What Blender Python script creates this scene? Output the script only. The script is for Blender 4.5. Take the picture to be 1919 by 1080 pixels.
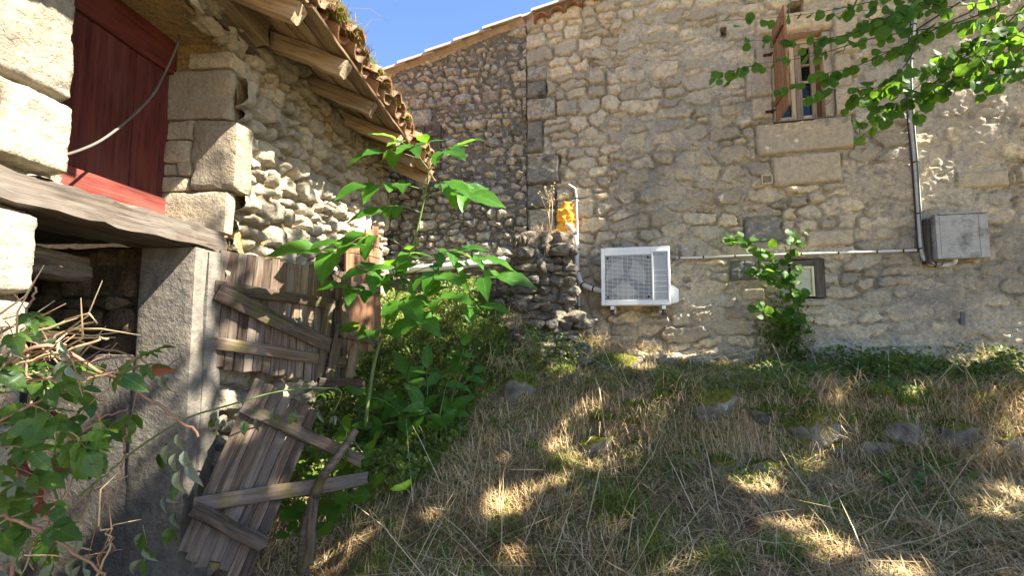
import bpy, math, random
import numpy as np
from mathutils import Vector, Matrix

# ---------------------------------------------------------------- camera, sky, sun, exposure
for _o in list(bpy.data.objects):
    bpy.data.objects.remove(_o)
SC = bpy.context.scene
EYE = 1.25                       # eye height above the lowest ground
FPX = 900.0                      # focal length in pixels of the 1919 px wide photograph
PITCH = math.atan2(74.0, FPX)
cam_d = bpy.data.cameras.new('camera')
cam_d.sensor_width = 36.0
cam_d.lens = 36.0 * FPX / 1919.0
cam_d.clip_start = 0.02
cam_d.clip_end = 5000.0
cam = bpy.data.objects.new('camera', cam_d)
SC.collection.objects.link(cam)
cam.location = (0, 0, EYE)
cam.rotation_euler = (math.pi / 2 + PITCH, 0, 0)
SC.camera = cam

SUN_L = Vector((-0.65, 0.195, -0.73)).normalized()       # direction in which the light travels
sun_el = math.asin(-SUN_L.z)
sun_az = math.atan2(-SUN_L.x, -SUN_L.y)
world = bpy.data.worlds.new('World')
SC.world = world
world.use_nodes = True
wn = world.node_tree
wn.nodes.clear()
sky = wn.nodes.new('ShaderNodeTexSky')
sky.sky_type = 'NISHITA'
sky.sun_disc = False
sky.sun_elevation = sun_el
sky.sun_rotation = sun_az
sky.altitude = 200
sky.air_density = 0.75
sky.dust_density = 0.4
sky.ozone_density = 4.5
bg = wn.nodes.new('ShaderNodeBackground')
bg.inputs['Strength'].default_value = 0.05
wo = wn.nodes.new('ShaderNodeOutputWorld')
wn.links.new(sky.outputs[0], bg.inputs[0])
wn.links.new(bg.outputs[0], wo.inputs[0])

sun_d = bpy.data.lights.new('sun', 'SUN')
sun_d.energy = 3.4
sun_d.angle = math.radians(0.53)
sun_d.color = (1.0, 0.925, 0.79)
sun = bpy.data.objects.new('sun', sun_d)
SC.collection.objects.link(sun)
sun.rotation_euler = SUN_L.to_track_quat('-Z', 'Y').to_euler()
sun.location = (6, -3, 12)

SC.view_settings.view_transform = 'Standard'
SC.view_settings.look = 'None'
SC.view_settings.exposure = 3.08
SC.view_settings.gamma = 1.0
SC.view_settings.use_curve_mapping = False

# ---------------------------------------------------------------- helpers
COL = SC.collection
RNG = np.random.default_rng(7)
random.seed(11)
WPOS = {}                        # object -> world matrix (before the final lift to EYE)


def ray(px, py):
    v = (540.0 - py) / FPX
    c, s = math.cos(PITCH), math.sin(PITCH)
    return Vector(((px - 960.0) / FPX, c - s * v, s + c * v))


def P(px, py, y):
    """Point at forward distance y seen at that place of the photograph (eye = origin)."""
    d = ray(px, py)
    return d * (y / d.y)


# main house wall: coordinate u along it (to the right), z up, off towards the yard
WE = Vector((3.956, -1.0, 0)).normalized()
WN = Vector((-1.0, -3.956, 0)).normalized()
WO = Vector((0, 5.32, 0))
# barn wall: coordinate s along it (away), off towards the yard
BE = Vector((0.0556, 1.0, 0)).normalized()
BN = Vector((1.0, -0.0556, 0)).normalized()
BO = Vector((-1.68, 0, 0))


def _hit(px, py, O, N, off):
    d = ray(px, py)
    return d * ((O + N * off).dot(N) / d.dot(N))


def WP(px, py, off=0.0):
    p = _hit(px, py, WO, WN, off)
    return (p - WO).dot(WE), p.z


def BP(px, py, off=0.0):
    p = _hit(px, py, BO, BN, off)
    return (p - BO).dot(BE), p.z


def WX(u, off, z):
    p = WO + WE * u + WN * off
    return Vector((p.x, p.y, z))


def BX(s, off, z):
    p = BO + BE * s + BN * off
    return Vector((p.x, p.y, z))


def _hash(ix, iy, iz, seed):
    h = (ix * 374761393 + iy * 668265263 + iz * 2147483647 + seed * 974634777) & 0xFFFFFFFF
    h = ((h ^ (h >> 13)) * 1274126177) & 0xFFFFFFFF
    h = ((h ^ (h >> 16)) * 2246822519) & 0xFFFFFFFF
    return ((h ^ (h >> 15)) & 0xFFFFFF) / float(0xFFFFFF)


def vn3(x, y, z, seed=0):
    x, y, z = np.broadcast_arrays(np.asarray(x, float), np.asarray(y, float), np.asarray(z, float))
    ix, iy, iz = np.floor(x).astype(np.int64), np.floor(y).astype(np.int64), np.floor(z).astype(np.int64)
    fx, fy, fz = x - ix, y - iy, z - iz
    fx, fy, fz = [f * f * f * (f * (f * 6 - 15) + 10) for f in (fx, fy, fz)]
    r = 0
    for dx in (0, 1):
        for dy in (0, 1):
            for dz in (0, 1):
                w = (fx if dx else 1 - fx) * (fy if dy else 1 - fy) * (fz if dz else 1 - fz)
                r = r + w * _hash(ix + dx, iy + dy, iz + dz, seed)
    return r * 2 - 1


def vn2(x, y, seed=0):
    x, y = np.broadcast_arrays(np.asarray(x, float), np.asarray(y, float))
    ix, iy = np.floor(x).astype(np.int64), np.floor(y).astype(np.int64)
    fx, fy = x - ix, y - iy
    fx, fy = [f * f * f * (f * (f * 6 - 15) + 10) for f in (fx, fy)]
    z = np.zeros_like(ix)
    a, b = _hash(ix, iy, z, seed), _hash(ix + 1, iy, z, seed)
    c, d = _hash(ix, iy + 1, z, seed), _hash(ix + 1, iy + 1, z, seed)
    return ((a * (1 - fx) + b * fx) * (1 - fy) + (c * (1 - fx) + d * fx) * fy) * 2 - 1


def fbm2(x, y, octv=4, seed=0, gain=0.5):
    r, a, t = 0, 1.0, 0
    for i in range(octv):
        r = r + a * vn2(x * 2 ** i + 13.7 * i, y * 2 ** i - 7.1 * i, seed + i * 31)
        t += a
        a *= gain
    return r / t


def fbm3(x, y, z, octv=3, seed=0, gain=0.5):
    r, a, t = 0, 1.0, 0
    for i in range(octv):
        r = r + a * vn3(x * 2 ** i + 3.7 * i, y * 2 ** i - 7.1 * i, z * 2 ** i + 1.3 * i, seed + i * 31)
        t += a
        a *= gain
    return r / t


def sstep(a, b, x):
    t = np.clip((x - a) / (b - a), 0, 1)
    return t * t * (3 - 2 * t)


def mesh_np(name, V, F, tint=None, smooth=True):
    """V (n,3) array, F list of faces or (m,k) array."""
    me = bpy.data.meshes.new(name)
    V = np.asarray(V, dtype=np.float32)
    if isinstance(F, np.ndarray):
        m, k = F.shape
        me.vertices.add(len(V))
        me.vertices.foreach_set('co', V.ravel())
        me.loops.add(m * k)
        me.loops.foreach_set('vertex_index', F.astype(np.int32).ravel())
        me.polygons.add(m)
        me.polygons.foreach_set('loop_start', np.arange(0, m * k, k, dtype=np.int32))
        me.polygons.foreach_set('loop_total', np.full(m, k, dtype=np.int32))
        me.update(calc_edges=True)
    else:
        me.from_pydata([tuple(map(float, v)) for v in V], [], [tuple(f) for f in F])
        me.update()
    if smooth:
        me.polygons.foreach_set('use_smooth', np.ones(len(me.polygons), dtype=bool))
    if tint is not None:
        t = np.asarray(tint, dtype=np.float32)
        if t.ndim == 0:
            t = np.full(len(V), float(t), dtype=np.float32)
        at = me.attributes.new('tint', 'FLOAT', 'POINT')
        at.data.foreach_set('value', t)
    return me


def add(name, me, mat=None, parent=None, M=None):
    o = bpy.data.objects.new(name, me)
    COL.objects.link(o)
    if mat is not None and me is not None and len(me.materials) == 0:
        me.materials.append(mat)
    M = M if M is not None else Matrix.Identity(4)
    WPOS[o] = M.copy()
    if parent is not None:
        o.parent = parent
        o.matrix_basis = WPOS[parent].inverted() @ M
    else:
        o.matrix_basis = M
    return o


def addc(name, V, F, mat, parent=None, tint=None, smooth=True):
    """Mesh given in world coordinates; its origin is put at its centre."""
    V = np.asarray(V, dtype=np.float64)
    c = (V.min(0) + V.max(0)) / 2
    me = mesh_np(name, V - c, F, tint, smooth)
    return add(name, me, mat, parent, Matrix.Translation(Vector(c)))


def thing(name, label, cat, loc, group=None):
    o = add(name, None, None, None, Matrix.Translation(Vector(loc)))
    o.empty_display_size = 0.1
    tag(o, label, cat, group)
    return o


def tag(o, label=None, cat=None, group=None, kind=None):
    if label:
        o['label'] = label
    if cat:
        o['category'] = cat
    if group:
        o['group'] = group
    if kind:
        o['kind'] = kind
    return o


class MB:
    """Collects shapes in world coordinates into one mesh."""

    def __init__(s):
        s.V, s.F = [], []

    def raw(s, V, F):
        n = len(s.V)
        s.V += [Vector(v) for v in V]
        s.F += [tuple(i + n for i in f) for f in F]
        return s

    def box(s, c, ax, ay, az, hx, hy, hz, bev=0.0):
        c, ax, ay, az = Vector(c), Vector(ax), Vector(ay), Vector(az)
        if bev <= 0:
            V = [c + ax * (i * hx) + ay * (j * hy) + az * (k * hz) for i in (-1, 1) for j in (-1, 1) for k in (-1, 1)]
            F = [(0, 1, 3, 2), (4, 6, 7, 5), (0, 4, 5, 1), (2, 3, 7, 6), (0, 2, 6, 4), (1, 5, 7, 3)]
            return s.raw(V, F)
        import bmesh
        bm = bmesh.new()
        bmesh.ops.create_cube(bm, size=2.0)
        for v in bm.verts:
            v.co = Vector((v.co.x * hx, v.co.y * hy, v.co.z * hz))
        bmesh.ops.bevel(bm, geom=list(bm.edges), offset=bev, segments=2, affect='EDGES', profile=0.6)
        bm.verts.index_update()
        V = [c + ax * v.co.x + ay * v.co.y + az * v.co.z for v in bm.verts]
        F = [[v.index for v in f.verts] for f in bm.faces]
        bm.free()
        return s.raw(V, F)

    def tube(s, pts, rad, n=8, cap=True):
        pts = [Vector(p) for p in pts]
        if not hasattr(rad, '__len__'):
            rad = [rad] * len(pts)
        base = len(s.V)
        up = None
        for i, p in enumerate(pts):
            t = (pts[min(i + 1, len(pts) - 1)] - pts[max(i - 1, 0)])
            t = t.normalized() if t.length > 1e-9 else Vector((0, 0, 1))
            if up is None:
                up = t.orthogonal().normalized()
            up = (up - t * up.dot(t))
            up = up.normalized() if up.length > 1e-6 else t.orthogonal().normalized()
            r = t.cross(up)
            for k in range(n):
                a = 2 * math.pi * k / n
                s.V.append(p + (up * math.cos(a) + r * math.sin(a)) * rad[i])
        for i in range(len(pts) - 1):
            for k in range(n):
                a, b = base + i * n + k, base + i * n + (k + 1) % n
                s.F.append((a, b, b + n, a + n))
        if cap:
            s.F.append(tuple(base + k for k in range(n))[::-1])
            e = base + (len(pts) - 1) * n
            s.F.append(tuple(e + k for k in range(n)))
        return s

    def build(s, name, mat, parent=None, smooth=False, tint=None):
        return addc(name, np.array([tuple(v) for v in s.V]), s.F, mat, parent, tint, smooth)


def spline(pts, k=6):
    """Catmull-Rom through the points."""
    pts = [Vector(p) for p in pts]
    q = [pts[0] * 2 - pts[1]] + pts + [pts[-1] * 2 - pts[-2]]
    out = []
    for i in range(1, len(q) - 2):
        for j in range(k):
            t = j / k
            a, b, c, d = q[i - 1], q[i], q[i + 1], q[i + 2]
            out.append(0.5 * ((2 * b) + (c - a) * t + (2 * a - 5 * b + 4 * c - d) * t * t + (3 * b - a - 3 * c + d) * t ** 3))
    out.append(pts[-1])
    return out


def frame(x, y=None, z=None, loc=(0, 0, 0)):
    """Matrix with X axis x and Z axis near z."""
    x = Vector(x).normalized()
    z = Vector(z if z is not None else (0, 0, 1))
    z = z - x * z.dot(x)
    z = z.normalized() if z.length > 1e-6 else x.orthogonal().normalized()
    y = z.cross(x)
    M = Matrix((x, y, z)).transposed().to_4x4()
    M.translation = Vector(loc)
    return M


def smooth_by_angle(me, deg=40):
    try:
        me.set_sharp_from_angle(angle=math.radians(deg))
        me.polygons.foreach_set('use_smooth', np.ones(len(me.polygons), dtype=bool))
    except Exception:
        pass


# ---------------------------------------------------------------- materials
class NT:
    def __init__(s, name):
        s.m = bpy.data.materials.new(name)
        s.m.use_nodes = True
        s.t = s.m.node_tree
        s.t.nodes.clear()
        s.out = s.t.nodes.new('ShaderNodeOutputMaterial')

    def n(s, typ, **kw):
        nd = s.t.nodes.new('ShaderNode' + typ)
        for k, v in kw.items():
            if k.startswith('i_'):
                k = k[2:]
                nd.inputs[int(k) if k.isdigit() else k.replace('_', ' ')].default_value = v
            else:
                setattr(nd, k, v)
        return nd

    def l(s, a, b):
        s.t.links.new(a, b)

    def noise(s, vec, scale, detail=4, rough=0.55, dist=0.0):
        nd = s.n('TexNoise', i_Scale=scale, i_Detail=detail, i_Roughness=rough, i_Distortion=dist)
        s.l(vec, nd.inputs['Vector'])
        return nd.outputs['Fac']

    def ramp(s, fac, stops):
        nd = s.n('ValToRGB')
        el = nd.color_ramp.elements
        while len(el) > 1:
            el.remove(el[0])
        for i, (p, c) in enumerate(stops):
            e = el[0] if i == 0 else el.new(p)
            e.position = p
            c = c if hasattr(c, '__len__') else (c, c, c)
            e.color = (*c, 1)
        s.l(fac, nd.inputs[0])
        return nd.outputs['Color']

    def mix(s, fac, a, b, mode='MIX'):
        nd = s.n('Mix', data_type='RGBA', blend_type=mode)
        for sock, v in ((nd.inputs['Factor'], fac), (nd.inputs[6], a), (nd.inputs[7], b)):
            if hasattr(v, 'is_linked') or hasattr(v, 'links'):
                s.l(v, sock)
            elif hasattr(v, '__len__'):
                sock.default_value = (*v, 1)
            else:
                sock.default_value = v
        return nd.outputs[2]

    def math(s, op, a, b=0.0):
        nd = s.n('Math', operation=op)
        for sock, v in ((nd.inputs[0], a), (nd.inputs[1], b)):
            if hasattr(v, 'links'):
                s.l(v, sock)
            else:
                sock.default_value = v
        return nd.outputs[0]

    def bump(s, h, strength=0.5, dist=0.01, prev=None):
        nd = s.n('Bump', i_Strength=strength, i_Distance=dist)
        s.l(h, nd.inputs['Height'])
        if prev is not None:
            s.l(prev, nd.inputs['Normal'])
        return nd.outputs[0]

    def bsdf(s, color, rough=0.8, normal=None, spec=0.3, metal=0.0):
        b = s.n('BsdfPrincipled')
        for k, v in (('Base Color', color), ('Roughness', rough), ('Specular IOR Level', spec), ('Metallic', metal)):
            if hasattr(v, 'links'):
                s.l(v, b.inputs[k])
            elif hasattr(v, '__len__'):
                b.inputs[k].default_value = (*v, 1)
            else:
                b.inputs[k].default_value = v
        if normal is not None:
            s.l(normal, b.inputs['Normal'])
        return b.outputs[0]

    def end(s, shader):
        s.l(shader, s.out.inputs['Surface'])
        return s.m


def mat_stone(name, light, mid, warm, grey, lich=0.5, lich_scale=5.0, bump=0.6, lichen_col=(0.045, 0.043, 0.038), white=0.0, stain=0.0, mottle=1.0):
    t = NT(name)
    geo = t.n('NewGeometry')
    at = t.n('Attribute', attribute_name='tint')
    ofs = t.n('VectorMath', operation='MULTIPLY_ADD')
    t.l(at.outputs['Fac'], ofs.inputs[0])
    ofs.inputs[1].default_value = (7.3, 3.1, 5.7)
    t.l(geo.outputs['Position'], ofs.inputs[2])
    v = ofs.outputs[0]
    n1 = t.noise(v, 4.0, 6, 0.6)
    n2 = t.noise(v, 22.0, 6, 0.65)
    n3 = t.noise(geo.outputs['Position'], lich_scale, 9, 0.72)
    c = t.ramp(n1, [(0.28, mid), (0.5, light), (0.66, warm)])
    tone = t.ramp(at.outputs['Fac'], [(0.0, (0.62, 0.62, 0.62)), (0.5, (0.95, 0.95, 0.95)), (1.0, (1.2, 1.16, 1.08))])
    c = t.mix(1.0, c, tone, 'MULTIPLY')
    c = t.mix(t.ramp(n2, [(0.42, 0.0), (0.62, 0.8)]), c, grey)
    n6 = t.noise(v, 38.0, 5, 0.75)
    c = t.mix(mottle, c, t.ramp(n6, [(0.32, (0.5, 0.48, 0.45)), (0.46, (0.98, 0.98, 0.98)), (0.7, (1.15, 1.14, 1.12))]), 'MULTIPLY')
    lf = t.math('ADD', t.math('MULTIPLY', at.outputs['Fac'], -0.12), n3)
    lf = t.math('MULTIPLY_ADD', n2, 0.25) if False else lf
    th = 0.64 - 0.22 * lich
    lm = t.ramp(lf, [(th, 0.0), (th + 0.13, 0.9)])
    c = t.mix(lm, c, lichen_col)
    if stain > 0:                                           # broad grey weathering
        n7 = t.noise(geo.outputs['Position'], 0.9, 7, 0.68)
        c = t.mix(t.ramp(n7, [(0.5, 0.0), (0.66, stain)]), c, (0.15, 0.145, 0.125))
    if white > 0:
        n4 = t.noise(geo.outputs['Position'], 9.0, 8, 0.75)
        c = t.mix(t.ramp(n4, [(0.6 - 0.08 * white, 0.0), (0.7 - 0.08 * white, 0.7)]), c, (0.42, 0.41, 0.37))
    n5 = t.noise(v, 90.0, 4, 0.8)
    c = t.mix(mottle, c, t.ramp(n5, [(0.3, (0.55, 0.54, 0.52)), (0.5, (1.0, 1.0, 1.0)), (0.7, (1.22, 1.2, 1.16))]), 'MULTIPLY')
    pits = t.n('TexVoronoi', i_Scale=70.0)
    t.l(v, pits.inputs['Vector'])
    pit = t.ramp(pits.outputs['Distance'], [(0.0, 0.0), (0.35, 1.0)])
    fine = t.noise(v, 55.0, 8, 0.7)
    mid_ = t.noise(v, 14.0, 6, 0.6)
    nb = t.bump(mid_, bump, 0.03)
    nb = t.bump(fine, bump, 0.016, nb)
    nb = t.bump(pit, bump * 0.5, 0.004, nb)
    return t.end(t.bsdf(c, 0.92, nb, 0.15))


def mat_wood(name, light, dark, grey, scale=1.0, rough=0.85, moss=0.0):
    t = NT(name)
    tc = t.n('TexCoord')
    oi = t.n('ObjectInfo')
    mp = t.n('Mapping')
    t.l(tc.outputs['Object'], mp.inputs['Vector'])
    mp.inputs['Scale'].default_value = (1.6 * scale, 26 * scale, 26 * scale)
    loc = t.n('CombineXYZ')
    t.l(t.math('MULTIPLY', oi.outputs['Random'], 40.0), loc.inputs[0])
    t.l(t.math('MULTIPLY', oi.outputs['Random'], 17.0), loc.inputs[1])
    t.l(loc.outputs[0], mp.inputs['Location'])
    v = mp.outputs[0]
    g1 = t.noise(v, 1.0, 6, 0.6, 0.6)
    g2 = t.noise(v, 3.2, 6, 0.65, 0.3)
    mp2 = t.n('Mapping')
    t.l(tc.outputs['Object'], mp2.inputs['Vector'])
    mp2.inputs['Scale'].default_value = (3, 6, 6)
    t.l(loc.outputs[0], mp2.inputs['Location'])
    g3 = t.noise(mp2.outputs[0], 1.0, 5, 0.6)
    c = t.ramp(g1, [(0.3, dark), (0.52, light), (0.72, grey)])
    c = t.mix(t.ramp(g2, [(0.35, 0.75), (0.55, 0.0)]), c, tuple(x * 0.45 for x in dark))
    c = t.mix(t.ramp(g3, [(0.45, 0.0), (0.7, 0.6)]), c, grey)
    tone = t.ramp(oi.outputs['Random'], [(0.0, (0.55, 0.53, 0.52)), (0.55, (0.95, 0.95, 0.95)), (1.0, (1.3, 1.25, 1.2))])
    c = t.mix(1.0, c, tone, 'MULTIPLY')
    if moss > 0:
        geo = t.n('NewGeometry')
        sep = t.n('SeparateXYZ')
        t.l(geo.outputs['Normal'], sep.inputs[0])
        mn = t.noise(geo.outputs['Position'], 9.0, 5, 0.6)
        mm = t.math('MULTIPLY', t.ramp(mn, [(0.5, 0.0), (0.62, 1.0)]), moss)
        c = t.mix(mm, c, (0.09, 0.085, 0.012))
    nb = t.bump(g2, 0.7, 0.006)
    nb = t.bump(g1, 0.5, 0.008, nb)
    return t.end(t.bsdf(c, rough, nb, 0.2))


def mat_leaf(name, dark, light, trans, tf=0.38, rough=0.42, use_obj=True, spec=0.35):
    t = NT(name)
    if use_obj:
        r = t.n('ObjectInfo').outputs['Random']
    else:
        r = t.n('Attribute', attribute_name='tint').outputs['Fac']
    geo = t.n('NewGeometry')
    n = t.noise(geo.outputs['Position'], 35.0, 3)
    c = t.ramp(r, [(0.0, dark), (1.0, light)])
    c = t.mix(t.ramp(n, [(0.35, 0.35), (0.65, 0.0)]), c, tuple(x * 0.5 for x in dark))
    nb = t.bump(n, 0.25, 0.004)
    if use_obj:                                             # midrib and side veins in the leaf's own coordinates
        sp = t.n('SeparateXYZ')
        t.l(t.n('TexCoord').outputs['Object'], sp.inputs[0])
        ay = t.math('ABSOLUTE', sp.outputs[1])
        w = t.math('FRACT', t.math('MULTIPLY', t.math('SUBTRACT', sp.outputs[0], t.math('MULTIPLY', ay, 0.9)), 8.0))
        side = t.ramp(w, [(0.0, 1.0), (0.12, 0.0), (0.9, 0.0), (1.0, 1.0)])
        rib = t.ramp(ay, [(0.0, 1.0), (0.02, 0.0)])
        vein = t.math('MAXIMUM', t.math('MULTIPLY', side, 0.5), rib)
        c = t.mix(t.math('MULTIPLY', vein, 0.45), c, tuple(min(1, x * 1.9 + .02) for x in light))
        nb = t.bump(vein, -0.5, 0.01, nb)
        blot = t.noise(geo.outputs['Position'], 9.0, 2)
        c = t.mix(t.ramp(blot, [(0.45, 0.0), (0.7, 0.5)]), c, tuple(x * 0.6 for x in dark))
    b = t.bsdf(c, rough, nb, spec)
    tr = t.n('BsdfTranslucent')
    t.l(t.mix(0.25, trans, c), tr.inputs['Color'])
    mx = t.n('MixShader', i_0=tf)
    t.l(b, mx.inputs[1])
    t.l(tr.outputs[0], mx.inputs[2])
    return t.end(mx.outputs[0])


def mat_straw(name, stops, tf=0.25):
    t = NT(name)
    r = t.n('Attribute', attribute_name='tint').outputs['Fac']
    c = t.ramp(r, stops)
    b = t.bsdf(c, 0.6, None, 0.25)
    tr = t.n('BsdfTranslucent')
    t.l(c, tr.inputs['Color'])
    mx = t.n('MixShader', i_0=tf)
    t.l(b, mx.inputs[1])
    t.l(tr.outputs[0], mx.inputs[2])
    return t.end(mx.outputs[0])


def mat_plain(name, col, rough=0.5, spec=0.4, metal=0.0, var=0.15, scale=12.0, bump=0.0, dirt=0.0, dirt_col=(0.08, 0.07, 0.055)):
    t = NT(name)
    geo = t.n('NewGeometry')
    n = t.noise(geo.outputs['Position'], scale, 6, 0.6)
    c = t.ramp(n, [(0.25, tuple(x * (1 - var) for x in col)), (0.75, tuple(min(1, x * (1 + var)) for x in col))])
    if dirt > 0:
        n2 = t.noise(geo.outputs['Position'], 7.0, 8, 0.7)
        c = t.mix(t.ramp(n2, [(0.62 - 0.25 * dirt, 0.0), (0.78 - 0.2 * dirt, 0.85)]), c, dirt_col)
    nb = t.bump(t.noise(geo.outputs['Position'], scale * 5, 5), bump, 0.005) if bump > 0 else None
    return t.end(t.bsdf(c, rough, nb, spec, metal))


M_HOUSE = mat_stone('house_stone', (0.66, 0.56, 0.395), (0.52, 0.44, 0.32), (0.64, 0.515, 0.325), (0.40, 0.36, 0.29), 0.36, 3.0, 1.0, stain=0.5, mottle=0.55)
M_MORT = mat_stone('lime_mortar', (0.58, 0.505, 0.375), (0.45, 0.39, 0.295), (0.59, 0.485, 0.33), (0.33, 0.305, 0.255), 0.45, 2.6, 1.0, stain=0.55, mottle=0.6)
M_ASH = mat_stone('ashlar_stone', (0.50, 0.415, 0.285), (0.40, 0.335, 0.24), (0.50, 0.39, 0.25), (0.34, 0.295, 0.225), 0.3, 3.0, 0.5, mottle=0.4)
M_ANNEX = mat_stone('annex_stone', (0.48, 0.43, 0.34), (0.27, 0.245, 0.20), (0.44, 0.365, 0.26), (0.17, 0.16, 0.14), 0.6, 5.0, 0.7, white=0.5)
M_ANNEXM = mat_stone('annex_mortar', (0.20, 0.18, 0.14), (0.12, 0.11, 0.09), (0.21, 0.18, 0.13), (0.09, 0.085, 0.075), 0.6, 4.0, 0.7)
M_QUOIN = mat_stone('grey_quoin_stone', (0.33, 0.30, 0.24), (0.2, 0.185, 0.15), (0.33, 0.275, 0.19), (0.13, 0.125, 0.11), 0.62, 5.0, 0.5)
M_BARN = mat_stone('barn_stone', (0.45, 0.395, 0.30), (0.34, 0.295, 0.22), (0.46, 0.37, 0.24), (0.29, 0.26, 0.205), 0.16, 4.0, 0.9, mottle=0.5)
M_BARNM = mat_stone('barn_earth_mortar', (0.36, 0.26, 0.13), (0.25, 0.18, 0.09), (0.40, 0.26, 0.10), (0.22, 0.17, 0.1), 0.1, 4.0, 0.8)
M_BQUOIN = mat_stone('barn_quoin_stone', (0.48, 0.405, 0.29), (0.38, 0.32, 0.23), (0.49, 0.39, 0.255), (0.32, 0.28, 0.215), 0.22, 3.0, 0.95, mottle=0.4)
M_WHITE = mat_stone('limewashed_stone', (0.45, 0.445, 0.43), (0.34, 0.335, 0.325), (0.42, 0.385, 0.33), (0.26, 0.26, 0.25), 0.38, 3.5, 0.9, mottle=0.4)
M_RUIN = mat_stone('ruin_stone', (0.25, 0.22, 0.17), (0.14, 0.125, 0.10), (0.27, 0.22, 0.15), (0.10, 0.092, 0.08), 0.58, 6.0, 1.0, white=0.5)
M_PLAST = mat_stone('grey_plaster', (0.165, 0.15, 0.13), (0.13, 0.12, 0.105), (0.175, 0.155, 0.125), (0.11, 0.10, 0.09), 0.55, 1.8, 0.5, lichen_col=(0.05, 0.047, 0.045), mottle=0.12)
M_CEM = mat_stone('cement', (0.21, 0.2, 0.175), (0.17, 0.165, 0.145), (0.22, 0.205, 0.17), (0.14, 0.135, 0.12), 0.25, 4.0, 0.6, mottle=0.4)
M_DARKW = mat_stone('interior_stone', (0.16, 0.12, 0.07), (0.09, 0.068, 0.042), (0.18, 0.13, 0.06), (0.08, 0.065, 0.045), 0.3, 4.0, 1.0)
M_WOOD = mat_wood('weathered_planks', (0.165, 0.115, 0.08), (0.066, 0.047, 0.035), (0.235, 0.205, 0.17))
M_WOODM = mat_wood('mossy_batten', (0.15, 0.105, 0.075), (0.06, 0.043, 0.033), (0.2, 0.165, 0.135), moss=0.5)
M_BEAM = mat_wood('grey_oak_beam', (0.20, 0.165, 0.13), (0.10, 0.08, 0.062), (0.25, 0.225, 0.195), 0.8)
M_RAFT = mat_wood('pale_rafter', (0.34, 0.25, 0.16), (0.2, 0.14, 0.085), (0.36, 0.29, 0.205), 0.8)
M_SHEATH = mat_wood('roof_boards', (0.40, 0.28, 0.165), (0.22, 0.145, 0.08), (0.36, 0.27, 0.18), 0.7)
M_RED = mat_wood('red_painted_planks', (0.175, 0.036, 0.026), (0.115, 0.024, 0.018), (0.20, 0.07, 0.055), 0.6, 0.7)
M_SHUT = mat_wood('brown_shutter', (0.30, 0.155, 0.075), (0.19, 0.095, 0.045), (0.33, 0.2, 0.12), 1.0)
M_DOORB = mat_wood('reddish_planks', (0.33, 0.165, 0.085), (0.18, 0.095, 0.055), (0.30, 0.19, 0.12), 0.9)
M_WFRAME = mat_wood('cream_window_wood', (0.50, 0.43, 0.32), (0.40, 0.335, 0.24), (0.44, 0.375, 0.28), 1.0)
M_DKWOOD = mat_wood('dark_frame_wood', (0.11, 0.09, 0.072), (0.055, 0.045, 0.038), (0.15, 0.13, 0.11), 1.0)
M_TILE = mat_plain('terracotta', (0.30, 0.155, 0.085), 0.9, 0.15, var=0.4, scale=14, bump=0.8, dirt=0.8, dirt_col=(0.15, 0.125, 0.09))
M_TILEP = mat_plain('pale_roof_tile', (0.40, 0.32, 0.25), 0.85, 0.2, var=0.25, scale=10, bump=0.5, dirt=0.25, dirt_col=(0.16, 0.14, 0.11))
M_ACW = mat_plain('ivory_sheet_metal', (0.72, 0.71, 0.67), 0.35, 0.5, var=0.03, dirt=0.0)
M_ACG = mat_plain('fan_grey_panel_shade', (0.36, 0.37, 0.37), 0.45, 0.4, var=0.05)
M_BLACK = mat_plain('black_plastic', (0.012, 0.012, 0.014), 0.5, 0.4)
M_DARK = mat_plain('dark_inside', (0.02, 0.02, 0.022), 0.8, 0.2)
M_PIPEW = mat_plain('white_plastic', (0.66, 0.65, 0.60), 0.45, 0.4, var=0.06, dirt=0.1)
M_PIPEG = mat_plain('grey_plastic', (0.50, 0.50, 0.47), 0.5, 0.4, var=0.08, dirt=0.2)
M_CABLE = mat_plain('dark_cable', (0.03, 0.032, 0.03), 0.5, 0.4)
M_CABG = mat_plain('green_cable', (0.09, 0.13, 0.08), 0.5, 0.4)
M_CABD = mat_plain('dusty_cable', (0.11, 0.10, 0.085), 0.7, 0.3, var=0.3)
M_METAL = mat_plain('galvanised_steel', (0.45, 0.45, 0.44), 0.4, 0.5, 0.8, dirt=0.2)
M_RUST = mat_plain('rusty_iron', (0.07, 0.035, 0.022), 0.8, 0.3, 0.2, var=0.5, scale=40)
M_BOX = mat_plain('weathered_cabinet', (0.34, 0.335, 0.31), 0.7, 0.3, var=0.15, scale=18, bump=0.2, dirt=0.62, dirt_col=(0.085, 0.08, 0.07))
M_FOAM = mat_plain('expanding_foam', (0.72, 0.35, 0.035), 0.8, 0.3, var=0.35, scale=25, bump=0.5)
M_BLUE = mat_plain('blue_print', (0.0, 0.12, 0.30), 0.5, 0.3, var=0.0)
M_FROST = mat_plain('yellowed_pane', (0.46, 0.43, 0.27), 0.25, 0.5, var=0.08, dirt=0.2)
M_VENT = mat_plain('cream_grille', (0.50, 0.42, 0.28), 0.6, 0.3)
M_SLATE = mat_plain('dark_plate', (0.09, 0.09, 0.09), 0.6, 0.3)
M_BARK = mat_stone('bark', (0.13, 0.10, 0.075), (0.08, 0.062, 0.048), (0.14, 0.105, 0.07), (0.07, 0.06, 0.05), 0.3, 8.0, 0.8)
M_TWIG = mat_plain('twig', (0.07, 0.048, 0.035), 0.8, 0.2, var=0.3, scale=30)
M_CANE = mat_plain('bramble_cane', (0.24, 0.135, 0.085), 0.7, 0.25, var=0.35, scale=16)
M_STEMG = mat_plain('green_stem', (0.10, 0.14, 0.04), 0.6, 0.3, var=0.25)
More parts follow.
